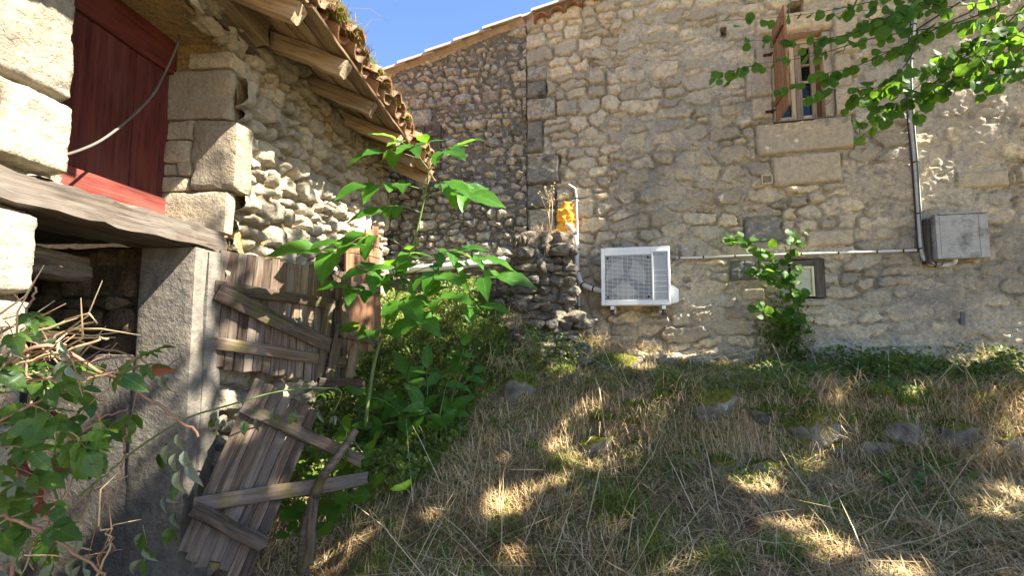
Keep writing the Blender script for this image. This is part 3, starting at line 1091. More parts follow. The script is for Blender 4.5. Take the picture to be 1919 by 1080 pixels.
# open shutter standing straight out from the wall
sh_z0, sh_z1 = WP(1450, 232)[1], zt + 0.05
hu = W1[0] + 0.015
shut = board('shutter', WX(hu - 0.022, 0.05, sh_z0 + 0.17), WX(hu - 0.022, 0.42, sh_z0 + 0.17), -WE, 0.045, 0.022, M_SHUT, house, 900)
board('shutter_batten', WX(hu - 0.022, 0.05, sh_z1 - 0.17), WX(hu - 0.022, 0.42, sh_z1 - 0.17), -WE, 0.045, 0.022, M_SHUT, shut, 901)
for k in range(4):
    o = 0.035 + 0.1 * k + 0.05
    board('plank', WX(hu, o, sh_z0), WX(hu, o, sh_z1), WE, 0.098, 0.022, M_SHUT, shut, 910 + k, wob=0.002)
for zz in (sh_z0 + 0.12, sh_z1 - 0.25):
    MB().box(WX(hu + 0.016, 0.17, zz), WN, WE, (0, 0, 1), 0.15, 0.004, 0.014).build('strap_hinge', M_RUST, shut)
    m = MB().tube([WX(hu - 0.03, 0.0, zz), WX(hu - 0.03, 0.05, zz), WX(hu - 0.01, 0.055, zz)], 0.010, 8)
    m.box(WX(hu - 0.055, 0.02, zz), WE, WN, (0, 0, 1), 0.04, 0.012, 0.014, 0.003)
    m.build('hinge_pin', M_RUST, house)

# cellar window
cw = board('cellar_window', WX(W2[1] - 0.045, -0.02, W2[2]), WX(W2[1] - 0.045, -0.02, W2[3]), WN, 0.085, 0.05, M_DKWOOD, house, 930)
board('frame_head', WX(W2[0], -0.024, W2[3] - 0.035), WX(W2[1] - 0.09, -0.024, W2[3] - 0.035), WN, 0.062, 0.05, M_DKWOOD, cw, 931)
board('frame_jamb', WX(W2[0] + 0.016, -0.022, W2[2]), WX(W2[0] + 0.016, -0.022, W2[3] - 0.068), WN, 0.03, 0.05, M_DKWOOD, cw, 932)
c0, c1, z0_, z1_ = W2[0] + 0.035, W2[1] - 0.088, W2[2] + 0.01, W2[3] - 0.068
for a in ((c0, c0 + 0.022, z0_, z1_), (c1 - 0.022, c1, z0_, z1_), (c0 + 0.023, c1 - 0.023, z0_, z0_ + 0.022), (c0 + 0.023, c1 - 0.023, z1_ - 0.022, z1_)):
    wbar('casement_bar', *a, -0.012, 0.035, mat_plain('cream_paint', (0.62, 0.55, 0.34), 0.5, 0.4) if a[0] == c0 and a[1] == c0 + 0.022 else bpy.data.materials['cream_paint'], cw)
wbar('pane', c0 + 0.02, c1 - 0.02, z0_ + 0.02, z1_ - 0.02, -0.018, 0.006, M_FROST, cw, 0)

# small window of the annex: grey plank shutter
sa = board('window_shutter', WX(WA[0] + 0.02, 0.045, WA[2] + 0.12), WX(WA[1] - 0.02, 0.045, WA[2] + 0.12), WN, 0.06, 0.02, M_DKWOOD, annex, 940)
board('shutter_batten', WX(WA[0] + 0.02, 0.045, WA[3] - 0.10), WX(WA[1] - 0.02, 0.045, WA[3] - 0.10), WN, 0.06, 0.02, M_BEAM, sa, 941)
nb_ = 4
wb_ = (WA[1] - WA[0]) / nb_
for k in range(nb_):
    uu = WA[0] + wb_ * (k + .5)
    board('plank', WX(uu, 0.02, WA[2] - 0.02), WX(uu, 0.02, WA[3] + 0.005), WN, wb_ * .94, 0.022, M_DKWOOD, sa, 950 + k, rag0=0.02)

# ---------------------------------------------------------------- barn
barn = thing('stone_barn', 'near stone barn with a red loft door, deep eaves and terracotta roof tiles', 'barn', BX(3.0, -0.3, -1.2))
BXv = BX
r_ = np.random.default_rng(21)
S0, S1 = 1.68, 2.54          # loft door opening
L0, L1 = 1.60, 2.32          # lower doorway
ZB0, ZB1 = 0.40, 0.50        # lintel beam
EAVE = 1.80
SEND = 5.28


def zj(py):
    """height at the far jamb (s = S1) for a row of the photograph"""
    return BP(412, py)[1]


def brect(x0, y0, x1, y1, prot=0.02, mat=None):
    a, zt_ = BP(x0, y0)
    b, zt2 = BP(x1, y0)
    zb_ = (BP(x0, y1)[1] + BP(x1, y1)[1]) / 2
    return (a, b, zb_, (zt_ + zt2) / 2, prot, mat)


st = course_rows(2.5, SEND, -1.7, EAVE + 0.1, (0.08, 0.165), (0.9, 2.2), r_, 0.5)
st += course_rows(0.1, 1.7, -1.7, EAVE + 0.1, (0.16, 0.3), (1.0, 1.9), r_, 0.4)
bl = [(1.33, 1.678, 0.80, 1.75, 0.008, M_WHITE), (0.9, 1.672, 0.52, 0.795, 0.03, M_WHITE), (0.9, 1.598, 0.10, 0.385, 0.015, M_WHITE),
      (1.05, 1.598, -0.30, 0.097, 0.012, M_WHITE), (0.9, 1.598, -0.75, -0.304, 0.018, M_WHITE), (1.0, 1.598, -1.2, -0.754, 0.012, M_WHITE),
      (4.42, 4.60, 0.75, 1.17, 0.015, M_WHITE), (4.64, 4.80, 0.78, 1.15, 0.01, M_WHITE)]


def barn_mortar(U, Z):
    return -0.048 + 0.014 * fbm2(U * 6, Z * 6, 4, 70) + 0.010 * fbm2(U * 22, Z * 22, 2, 71) + 0.02 * sstep(0.2, 0.6, fbm2(U * 1.9, Z * 1.9, 2, 73)) * sstep(1.0, 1.3, Z)


def barn_keep(U, Z):
    return ~((U > S0) & (U < S1 + 0.10) & (Z > ZB1 - 0.11) & (Z < zj(66))) & ~((U > L0) & (U < L1 + 0.17) & (Z < ZB1)) & ~((U > 1.0) & (U < 2.62) & (Z > ZB0) & (Z < ZB1)) \
        & ~((U > S1) & (U < BP(462, 280)[0] - .02) & (Z > zj(348)) & (Z < zj(212)))


wall_b = stone_wall(barn, 'wall', 'stone', 0.1, SEND, -1.7, EAVE + 0.06, 0.0128, st, bl, barn_mortar, barn_keep, (0.004, 0.036), BX,
                    (M_BARN, M_BARNM), r_, d0=0.085, rnd=0.026, gap=0.004, warp=0.034, rough=0.018, tiltk=0.15, block_mat=M_WHITE, face_noise=20, block_rough=0.45, chip=0.007)
# wall thickness behind the facing: near part, far part, top part, gable end
m = MB()
for (a, b, z0, z1) in ((0.1, L0, -1.7, ZB0), (0.1, S0, ZB1, EAVE), (L1 + 0.17, SEND - 0.05, -1.7, ZB0), (S1 + 0.03, SEND - 0.05, ZB1, EAVE), (S0, S1 + 0.03, zj(50), EAVE)):
    m.box(BX((a + b) / 2, -0.32, (z0 + z1) / 2), BE, BN, (0, 0, 1), (b - a) / 2, 0.26, (z1 - z0) / 2)
m.build('wall_core', M_BARNM, barn, tint=0.5)


def rough_block(name, lo, hi, mat, parent, X=BX, seed=0, bev=0.016, amp=0.012, fr=11.0):
    """Dressed stone block between two corners given as (s, off, z): bevelled and worn."""
    import bmesh
    h = [(hi[i] - lo[i]) / 2 for i in range(3)]
    c = [(hi[i] + lo[i]) / 2 for i in range(3)]
    bm = bmesh.new()
    bmesh.ops.create_cube(bm, size=2.0)
    for v in bm.verts:
        v.co = Vector((v.co.x * h[0], v.co.y * h[1], v.co.z * h[2]))
    bmesh.ops.bevel(bm, geom=list(bm.edges), offset=min(bev, min(h) * .6), segments=2, affect='EDGES', profile=0.6)
    big = [e for e in bm.edges if e.calc_length() > 0.06]
    for cut in range(3):
        big = [e for e in bm.edges if e.calc_length() > 0.055]
        if big:
            bmesh.ops.subdivide_edges(bm, edges=big, cuts=1, use_grid_fill=True)
    bmesh.ops.triangulate(bm, faces=[f for f in bm.faces if len(f.verts) > 4])
    bm.normal_update()
    co = np.array([tuple(v.co) for v in bm.verts])
    nr = np.array([tuple(v.normal) for v in bm.verts])
    d = amp * fbm3(co[:, 0] * fr + seed, co[:, 1] * fr, co[:, 2] * fr + seed * 2, 3, seed) * 1.4
    co = co + nr * d[:, None] + np.array(c)
    bm.verts.index_update()
    F = [[v.index for v in f.verts] for f in bm.faces]
    bm.free()
    o = X(0, 0, 0)
    e, n = X(1, 0, 0) - o, X(0, 1, 0) - o
    V = np.stack([o.x + e.x * co[:, 0] + n.x * co[:, 1], o.y + e.y * co[:, 0] + n.y * co[:, 1], co[:, 2]], -1)
    ob = addc(name, V, F, mat, parent, (seed * 37 % 100) / 100)
    smooth_by_angle(ob.data, 45)
    return ob


def jx(px):
    """offset from the barn face of a column of the photograph on the far jamb plane (s = S1)"""
    d = ray(px, 250)
    p = d * ((BO + BE * S1).dot(BE) / d.dot(BE))
    return (p - BO).dot(BN)


rough_block('window_splay', (fu1 + .003, -0.26, zb + .003), (W1[1] + .01, -0.02, zt - .003), M_ASH, house, X=WX, seed=31, bev=.012, amp=.006)
g = 0.003
JB = [(345, 428, 72, 106, 2.80), (300, 428, 107, 208, 2.585), (293, 359, 209, 248, 2.9), (293, 357, 249, 293, 2.9), (292, 334, 294, 320, 2.9),
      (335, 360, 294, 320, 2.9), (361, 411, 209, 352, BP(463, 280)[0]), (287, 361, 321, 352, 2.7), (362, 411, 353.5, 433, 2.70), (287, 361, 353.5, 433, 2.7)]
JB = JB[:7] + [(286, 412, 321.5, 433, 2.62)]
for i, (x0, x1, y0, y1, s1) in enumerate(JB):
    o0, o1 = jx(x0), min(jx(x1), 0.02 + 0.004 * i)
    if i == 6:
        y1 = 350
        rough_block('quoin', (S1 - .006, o0 + g, zj(y1) + g), (s1, 0.045, zj(y0) - g), M_BQUOIN, barn, seed=40 + i, bev=0.03, amp=0.012)
        continue
    if i == 7:
        rough_block('quoin', (S1, o0 + g, ZB1 + 0.002), (s1, 0.0, zj(352) - g), M_BQUOIN, barn, seed=40 + i, bev=0.02)
        rough_block('quoin', (S1 + .002, o0 + g, zj(350.5)), (S1 + .22, jx(360) - g, zj(321)), M_BQUOIN, barn, seed=48, bev=0.02)
        continue
    rough_block('quoin', (S1 + 0.004 * (i % 3), o0 + g, zj(y1) + g), (s1, o1 if x1 > 400 else jx(x1) - g, zj(y0) - g), M_BQUOIN, barn, seed=40 + i, bev=0.014)
rough_block('jamb_plaster', (S1 + 0.015, -0.62, ZB1), (S1 + 0.2, jx(288), 1.62), M_PLAST, barn, seed=60)

# loft door: planks and ledges in the recess
do = -0.375
dz0, dz1 = ZB1 - 0.02, 1.75
door = board('loft_door', BX(1.50, do + 0.026, 0.60), BX(2.56, do + 0.026, 0.60), BN, 0.19, 0.022, M_RED, barn, 700, wob=0.003)
board('ledge', BX(1.50, do + 0.026, 1.50), BX(2.56, do + 0.026, 1.50), BN, 0.20, 0.022, M_RED, door, 701, wob=0.003)
ed = [1.50, BX and 1.82, 2.33, 2.565]
for k in range(3):
    w = ed[k + 1] - ed[k] - 0.006
    sm = (ed[k] + ed[k + 1]) / 2
    board('plank', BX(sm, do, dz0), BX(sm, do, dz1), BN, w, 0.028, M_RED, door, 710 + k, wob=0.002)
# cable slung across the door
pts = [P(338, 38, 2.5), P(334, 80, 2.47), P(310, 135, 2.40), P(285, 180, 2.28), P(240, 225, 2.13), P(190, 263, 1.98), P(140, 285, 1.84), P(97, 295, 1.71)]
cab = MB().tube(spline(pts, 5), 0.0055, 8).build('cable', M_CABD, None, True)
tag(cab, 'dusty grey cable slung across the red loft door', 'cable')

# timbers around the openings
bm_ = add('lintel_beam', plank_mesh(1.62, 0.12, 0.36, 801, 0.02, 0.03, 26, 0.022), M_BEAM, barn, frame(BE, z=BN, loc=BX(0.95, -0.165, 0.447)))
board('loft_lintel', BX(1.45, -0.2, 1.66), BX(2.80, -0.2, 1.655), BN, 0.085, 0.36, M_DKWOOD, barn, 803, wob=0.02)
board('wall_plate', BX(1.2, 0.0, 1.80), BX(2.78, 0.0, 1.78), BN, 0.17, 0.14, M_RAFT, barn, 804, wob=0.03, rag1=0.04)
add('floor_log', plank_mesh(1.3, 0.13, 0.13, 806, 0, 0, 12, 0.03), M_BEAM, barn, frame(BE + Vector((-.10, 0, 0)), z=BN, loc=BX(1.3, -0.50, 0.30)))
for k in range(7):
    board('floor_board', BX(0.8, -0.48 - 0.21 * k, 0.455), BX(2.5, -0.48 - 0.21 * k, 0.46), BN, 0.028, 0.2, M_DKWOOD, barn, 820 + k)
# plastered side wall of the lower doorway and the dark room behind
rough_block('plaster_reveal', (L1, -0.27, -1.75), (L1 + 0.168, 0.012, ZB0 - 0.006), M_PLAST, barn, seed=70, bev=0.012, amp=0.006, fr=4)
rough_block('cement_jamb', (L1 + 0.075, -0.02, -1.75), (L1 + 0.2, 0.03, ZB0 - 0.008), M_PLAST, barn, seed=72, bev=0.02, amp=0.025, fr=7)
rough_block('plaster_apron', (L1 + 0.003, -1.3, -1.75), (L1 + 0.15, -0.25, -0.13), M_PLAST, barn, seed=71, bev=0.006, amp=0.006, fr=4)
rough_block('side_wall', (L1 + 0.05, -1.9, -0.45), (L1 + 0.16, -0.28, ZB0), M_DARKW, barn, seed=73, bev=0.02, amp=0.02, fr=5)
rgs = np.random.default_rng(35)
zz_ = -0.12
while zz_ < ZB0 - .06:
    hh_, oo_ = rgs.uniform(.05, .16), -0.29 - rgs.uniform(0, .1)
    while oo_ > -1.5:
        ww_ = rgs.uniform(.1, .24)
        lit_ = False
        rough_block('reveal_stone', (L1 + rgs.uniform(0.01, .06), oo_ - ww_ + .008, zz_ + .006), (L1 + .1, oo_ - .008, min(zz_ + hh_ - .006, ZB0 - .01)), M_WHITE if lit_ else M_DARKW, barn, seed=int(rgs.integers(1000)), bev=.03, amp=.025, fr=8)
        oo_ -= ww_
    zz_ += hh_
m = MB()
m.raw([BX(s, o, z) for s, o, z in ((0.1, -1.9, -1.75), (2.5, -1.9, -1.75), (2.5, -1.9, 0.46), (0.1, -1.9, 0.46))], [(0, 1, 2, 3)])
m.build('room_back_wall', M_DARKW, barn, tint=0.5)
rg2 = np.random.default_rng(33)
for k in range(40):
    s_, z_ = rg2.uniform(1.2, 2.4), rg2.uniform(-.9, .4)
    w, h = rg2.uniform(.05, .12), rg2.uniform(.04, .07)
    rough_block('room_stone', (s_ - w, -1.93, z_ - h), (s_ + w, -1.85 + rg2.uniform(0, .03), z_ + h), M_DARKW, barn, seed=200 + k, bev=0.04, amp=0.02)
m = MB()
m.raw([BX(s, o, z) for s, o, z in ((0.1, -2.0, -1.75), (0.1, 0, -1.75), (0.1, 0, 1.8), (0.1, -2.0, 1.8))], [(0, 1, 2, 3)])
m.build('end_wall', M_BARNM, barn, tint=0.5)
m = MB()
m.raw([BX(s, o, z) for s, o, z in ((SEND - .05, -5, -1.75), (SEND - .05, -0.05, -1.75), (SEND - .05, -0.05, 1.8), (SEND - .05, -5, 3.9))], [(0, 1, 2, 3)])
m.build('end_wall', M_BARNM, barn, tint=0.5)
# hinge pintle on the near jamb
MB().tube([BX(1.59, 0.02, -0.03), BX(1.66, 0.03, -0.03)], 0.016, 10).box(BX(1.60, 0.02, 0.015), BE, BN, (0, 0, 1), 0.012, 0.012, 0.02).build('hinge_pintle', M_RUST, barn)

# --- roof: rafters, boards, canal tiles
RS = 0.42                                                   # fall per metre


def roof_z(off, lift=0.0):
    return 1.80 - RS * off + lift


rdir = (BX(0, 1, -RS) - BX(0, 0, 0)).normalized()
rup = rdir.cross(BE)
rup = rup if rup.z > 0 else -rup
for k, s_ in enumerate((1.25, 1.8, 2.35, 2.9, 3.45, 4.02, 4.58, 5.12)):
    a, b = BX(s_, -0.6, roof_z(-0.6)), BX(s_ + 0.015 * (k % 3 - 1), 0.47 + 0.03 * (k % 2), roof_z(0.47 + 0.03 * (k % 2)))
    board('rafter', a, b, rup, 0.075, 0.105, M_RAFT, barn, 840 + k, wob=0.012, rag1=0.02)
k = 0
for off in np.arange(-0.5, 0.60, 0.158):
    s_ = 0.6 + random.uniform(-.2, .2)
    while s_ < SEND + 0.05:
        L = random.uniform(0.9, 1.8)
        e = min(s_ + L, SEND + 0.08)
        oo = off + random.uniform(-.012, .012)
        if e - s_ > 0.2:
            board('roof_board', BX(s_ + .004, oo, roof_z(oo, 0.075)), BX(e - .004, oo, roof_z(oo, 0.075 + random.uniform(-.004, .008))), rup, 0.146, 0.02, M_SHEATH, barn, 860 + k, wob=0.007, rag0=.02, rag1=.02)
        k += 1
        s_ = e
bt = [half_tile(0.44, 0.082, 0.098, 0.015, 7, 60 + q) for q in range(4)]
bc = [half_tile(0.44, 0.098, 0.082, 0.015, 7, 70 + q, True) for q in range(3)]
for me in bt + bc:
    me.materials.clear()
    me.materials.append(M_TILE)
s_, k = 0.7, 0
while s_ < SEND + 0.12:
    for row in range(6):
        o1 = 0.53 - row * 0.34
        jo = random.uniform(-.07, .05)
        tw = random.uniform(-.13, .13)
        d_ = (rdir + BE * tw - rup * 0.02).normalized()
        if row < 3:
            add('channel_tile', bc[(k + row) % 3], None, barn, frame(d_, z=rup, loc=BX(s_ + 0.1, o1 - 0.40 + jo, roof_z(o1 - 0.40 + jo, 0.19))))
        add('roof_tile', bt[(k + row) % 4], None, barn, frame(d_, z=rup, loc=BX(s_ + random.uniform(-.015, .015), o1 - 0.38 + jo, roof_z(o1 - 0.38 + jo, 0.205 + random.uniform(0, .02)))))
    s_ += 0.198
    k += 1
m = MB()
V = [BX(s, o, roof_z(o, l)) for l in (0.10, 0.15) for o in (0.2, -5.0) for s in (0.1, SEND + .1)]
m.raw(V, [(0, 1, 3, 2), (4, 6, 7, 5), (0, 4, 5, 1), (2, 3, 7, 6), (0, 2, 6, 4), (1, 5, 7, 3)])
m.build('roof_deck', M_TILE, barn)


# ---------------------------------------------------------------- old doors and timbers leaning at the barn
def plank_door(root, TL, TR, BL, BR, n, mat, seed, T=0.024, side=1, ragtop=0.0, ragbot=0.0, skip=()):
    TL, TR, BL, BR = map(Vector, (TL, TR, BL, BR))
    n0 = (TR - TL).cross(BL - TL).normalized()
    BR = BR * (TL.dot(n0) / BR.dot(n0))                    # slide along the sight line into the plane of the door
    nrm = (TR - TL).cross(BL - TL).normalized()
    if nrm.y > 0:
        nrm = -nrm
    rg = np.random.default_rng(seed)
    for k in range(n):
        if k in skip:
            continue
        f = (k + 0.5) / n
        a, b = TL.lerp(TR, f), BL.lerp(BR, f)
        dr = (b - a).normalized()
        a = a + dr * rg.uniform(-ragtop, ragtop)
        b = b + dr * rg.uniform(-ragbot, ragbot)
        w = ((TR - TL).length + (BR - BL).length) / 2 / n
        board('plank', a + nrm * rg.uniform(-.002, .002), b + nrm * rg.uniform(-.003, .003), nrm, w * 0.965, T, mat, root, seed + k, wob=0.003, rag0=.004, rag1=.006, ns=8)
    return nrm


# door leaf hanging from its hinges, swung open and sagging
y0 = 2.50
TL, TR = P(413, 468, 2.48), P(652, 512, 3.05)
BL, BR = P(378, 686, 2.44), P(650, 722, 2.98)
d1 = thing('plank_door', 'sagging grey brown plank door with diagonal brace hanging beside the barn doorway', 'door', BL)
nrm = plank_door(d1, TL, TR, BL, BR, 17, M_WOOD, 1000, ragtop=0.006, ragbot=0.008)


def on_quad(TL, TR, BL, BR, nrm, px, py, off):
    d = ray(px, py)
    p = d * ((TL + nrm * off).dot(nrm) / d.dot(nrm))
    return p


q = lambda px, py, off=0.026: on_quad(TL, TR, BL, BR, nrm, px, py, off)
board('ledge', q(402, 537), q(645, 573), nrm, 0.062, 0.026, M_WOODM, d1, 1050, rag1=.03, wob=.005)
board('ledge', q(388, 641), q(668, 684), nrm, 0.062, 0.026, M_WOODM, d1, 1051, rag1=.04, wob=.005)
board('brace', q(408, 547, 0.05), q(640, 657, 0.05), nrm, 0.085, 0.022, M_WOODM, d1, 1052, rag1=.05, wob=.006)
for (x, y) in ((397, 548), (381, 645)):
    MB().box(q(x, y, 0.0), (TL - TR).normalized(), (0, 0, 1), nrm, 0.02, 0.035, 0.012, 0.003).build('hinge_leaf', M_RUST, d1)
d1b = thing('broken_planks', 'dark rotten plank ends with moss hanging at the free edge of the sagging door', 'wood scrap', P(650, 735, 2.95))
for k, (a, b, w) in enumerate((((650, 508, 2.98), (640, 640, 2.94), .055), ((622, 560, 2.93), (596, 722, 2.9), .05), ((640, 600, 2.95), (612, 735, 2.9), .06), ((590, 716, 2.86), (690, 718, 2.9), .045), ((668, 640, 2.98), (648, 725, 2.93), .06))):
    board('plank', P(*a), P(*b), nrm, w, 0.03, M_WOODM, d1b, 1070 + k, rag0=.05, rag1=.06, wob=.012)

# lower leaf, fallen and leaning against the wall base
TL, TR = P(478, 712, 2.52), P(598, 772, 2.58)
BL, BR = P(330, 1040, 2.12), P(462, 1098, 2.16)
d2 = thing('fallen_door', 'fallen plank door leaning low against the barn base, mossy battens sticking out', 'door', BL)
nrm = plank_door(d2, TL, TR, BL, BR, 7, M_WOOD, 1100, ragtop=0.02, ragbot=0.03)
board('ledge', q(457, 762), q(682, 868), nrm, 0.062, 0.03, M_WOODM, d2, 1150, rag1=.03, wob=.008)
board('brace', q(364, 948), q(692, 897), nrm, 0.066, 0.03, M_WOODM, d2, 1151, rag1=.03, wob=.008)
board('ledge', q(362, 955, .05), q(505, 1025, .05), nrm, 0.062, 0.03, M_WOODM, d2, 1152, rag1=.03, wob=.008)
tp = thing('broken_post', 'rotten crooked post standing behind the battens of the fallen door', 'wood scrap', P(572, 1060, 2.3))
m = MB().tube(spline([P(568, 1075, 2.32), P(575, 990, 2.34), P(600, 905, 2.36), P(635, 855, 2.4), P(668, 806, 2.45)], 5), [.03 - .0006 * i for i in range(21)], 7)
m.build('post', M_WOODM, tp, True)
board('splinter', P(592, 925, 2.31), P(578, 1062, 2.28), (0, -1, 0), .04, .025, M_WOODM, tp, 1160, rag0=.03, rag1=.03, wob=.01)

# reddish plank door against the far part of the barn wall
d3 = thing('tall_plank_door', 'reddish brown plank door leaf standing open at the far barn wall behind the sapling', 'door', P(660, 690, 4.2))
TL, TR = P(648, 447, 3.95), P(708, 420, 4.3)
BL, BR = P(646, 690, 3.95), P(716, 700, 4.3)
nrm = plank_door(d3, TL, TR, BL, BR, 5, M_DOORB, 1200, ragtop=0.015, ragbot=0.015)
board('ledge', q(648, 535), q(712, 545), nrm, 0.07, 0.026, M_WOODM, d3, 1250)
board('ledge', q(647, 625), q(713, 640), nrm, 0.07, 0.026, M_WOODM, d3, 1251)

# ---------------------------------------------------------------- air conditioner and services on the house wall
AO = 0.36                                                   # its front stands this far from the wall
a0, a1 = WP(1127, 520, AO)[0], WP(1257, 520, AO)[0]
b0, b1 = WP(1190, 572, AO)[1], WP(1190, 463, AO)[1]
aw, ah = a1 - a0, b1 - b0
ac = thing('air_conditioner', 'ivory outdoor air conditioner unit with fan grille bracketed to the stone wall', 'air conditioner', WX((a0 + a1) / 2, 0.2, b0))


def wbox(u0, u1, o0, o1, z0, z1, bev=0.0):
    return MB().box(WX((u0 + u1) / 2, (o0 + o1) / 2, (z0 + z1) / 2), WE, -WN, (0, 0, 1), (u1 - u0) / 2, (o1 - o0) / 2, (z1 - z0) / 2, bev)


g0, g1 = a0 + aw * 0.055, a0 + aw * 0.735                   # grille opening
h0, h1 = b0 + ah * 0.09, b0 + ah * 0.865
# casing: back box plus a raised front frame around the recessed grille
m = wbox(a0, a1, 0.10, AO - 0.045, b0, b1, 0.012)
m2 = []
for bx in ((a0, g0, AO - .044, AO, b0, b1), (g1, a1, AO - .044, AO - .012, b0, b1), (g0, g1, AO - .044, AO, h1, b1), (g0, g1, AO - .044, AO, b0, h0)):
    mm = wbox(*bx, 0.004)
    m.raw(mm.V, mm.F)
body = m.build('casing', M_ACW, ac)
p0, p1 = g1 + 0.012, a1 - 0.022
pf = wbox(g1, p0 + 0.006, AO - 0.012, AO + 0.006, h0 - .01, h1 + .02, 0.004)
mm = wbox(p1 - 0.004, p1 + 0.014, AO - 0.012, AO + 0.006, h0 - .01, h1 + .02, 0.004)
pf.raw(mm.V, mm.F)
mm = wbox(g1, p1 + .014, AO - .012, AO + .004, h1 + .021, h1 + .036, .003)
pf.raw(mm.V, mm.F)
pf.build('trim', M_ACW, body)
panel = wbox(p0 + 0.007, p1 - 0.005, AO - 0.012, AO - 0.006, h0, h1 + 0.018, 0.001).build('side_panel', M_ACG, ac)  # grey puts the shade on the unit's front into the panel colour
for k in range(5):
    z = h0 + (h1 - h0) * (0.16 + 0.12 * k)
    wbox(p0 + 0.012, p1 - 0.010, AO - 0.008, AO + 0.001, z, z + 0.006, 0.001).build('rib', M_ACW, panel)
# fan shroud, blades and grille wires
fc = ((g0 + g1) / 2 - 0.02, (h0 + h1) / 2)
fr_ = (h1 - h0) * 0.47
ring = []
m = MB()
N = 28
for k in range(N):
    t0, t1 = 2 * math.pi * k / N, 2 * math.pi * (k + 1) / N
    n0 = len(m.V)
    m.raw([WX(fc[0] + fr_ * math.cos(t), o, fc[1] + fr_ * math.sin(t)) for t in (t0, t1) for o in (AO - .042, AO - .018)], [(0, 1, 3, 2)])
fan = wbox(g0, g1, AO - .0445, AO - .043, h0, h1).build('fan_recess', M_DARK, ac)
m.build('fan_shroud', M_ACG, fan)
for k in range(3):
    t0 = 2 * math.pi * k / 3 + 0.4
    V, F = [], []
    for i in range(5):
        rr = fr_ * (0.22 + 0.72 * i / 4)
        for j in range(4):
            t = t0 + (j / 3 - .5) * (1.25 + 0.3 * i / 4)
            V.append(WX(fc[0] + rr * math.cos(t), AO - .038 + 0.012 * (j / 3), fc[1] + rr * math.sin(t)))
    for i in range(4):
        for j in range(3):
            a = i * 4 + j
            F.append((a, a + 1, a + 5, a + 4))
    MB().raw(V, F).build('fan_blade', M_ACG, fan, True)
gr = None
nw = 34
for k in range(nw):
    z = h0 + (h1 - h0) * (k + 0.5) / nw
    o = wbox(g0 - .002, g1 + .002, AO - .012, AO - .002, z - 0.0022, z + 0.0022).build('grille_wire' if gr else 'grille', M_ACW, gr or ac)
    gr = gr or o
for k in range(9):
    u = g0 + (g1 - g0) * (k + 0.5) / 9
    wbox(u - .0015, u + .0015, AO - .016, AO - .0125, h0, h1).build('grille_wire', M_ACW, gr)
for u in (g0 + .03, g1 - .03):
    for z in (h0 + .03, h1 - .03):
        wbox(u - .009, u + .009, AO - .012, AO + .001, z - .012, z + .012, .002).build('clip', M_BLACK, gr)
# valve cover on the right side
zc = b0 + ah * 0.02
vc = MB()
V = [WX(a1 + du, o, z) for o in (0.14, AO - 0.05) for du, z in ((0.001, zc), (0.075, zc + 0.02), (0.075, zc + 0.14), (0.001, zc + 0.19))]
vc.raw(V, [(0, 1, 2, 3)[::-1], (4, 5, 6, 7), (0, 4, 5, 1)[::-1], (1, 5, 6, 2)[::-1], (2, 6, 7, 3)[::-1], (3, 7, 4, 0)[::-1]])
vc.build('valve_cover', M_ACW, ac)
wbox(a1 + .001, a1 + .010, 0.2, AO - .08, b0 + ah * .55, b0 + ah * .62, .003).build('side_handle', M_ACW, ac)
# brand lettering on the panel
fcu = bpy.data.curves.new('lettering', 'FONT')
fcu.body = 'DAIKIN'
fcu.align_x = 'CENTER'
fcu.align_y = 'CENTER'
fcu.size = 0.022
fcu.materials.append(M_BLUE)
Mx = Matrix((WE, Vector((0, 0, 1)), WN)).transposed().to_4x4()
Mx.translation = WX((p0 + p1) / 2 + .008, AO - 0.0045, h1 - .004)
tmp = bpy.data.objects.new('tmp', fcu)
COL.objects.link(tmp)
bpy.context.view_layer.update()
lme = bpy.data.meshes.new_from_object(tmp.evaluated_get(bpy.context.evaluated_depsgraph_get()))
bpy.data.objects.remove(tmp)
lme.materials.clear()
add('lettering', lme, M_BLUE, panel, Mx)
ul = p0 + .016
MB().raw([WX(ul + a, AO - .0048, h1 - .004 + b) for a, b in ((-.008, .008), (.008, .008), (-.004, -.009))], [(0, 1, 2)]).build('emblem', M_BLUE, panel)
# brackets
for px in (1149, 1243):
    u = WP(px, 580, 0.25)[0]
    br = thing('wall_bracket', 'galvanised steel bracket under the air conditioner, %s' % ('below its fan grille' if px < 1200 else 'below its side panel'), 'bracket', WX(u, 0, b0 - .05), 'air conditioner brackets')
    wbox(u - .018, u + .018, 0.015, AO + .02, b0 - .045, b0 - .006, .003).build('arm', M_METAL, br)
    wbox(u - .024, u + .024, 0.012, 0.022, b0 - .07, b0 + .3, .002).build('upright', M_METAL, br)
    MB().tube([WX(u, AO - .02, b0 - .045), WX(u, AO - .02, b0 - .075)], 0.016, 10).box(WX(u, AO - .0, b0 - .085), WE, WN, (0, 0, 1), .022, .03, .014, .003).build('rubber_foot', M_BLACK, br)


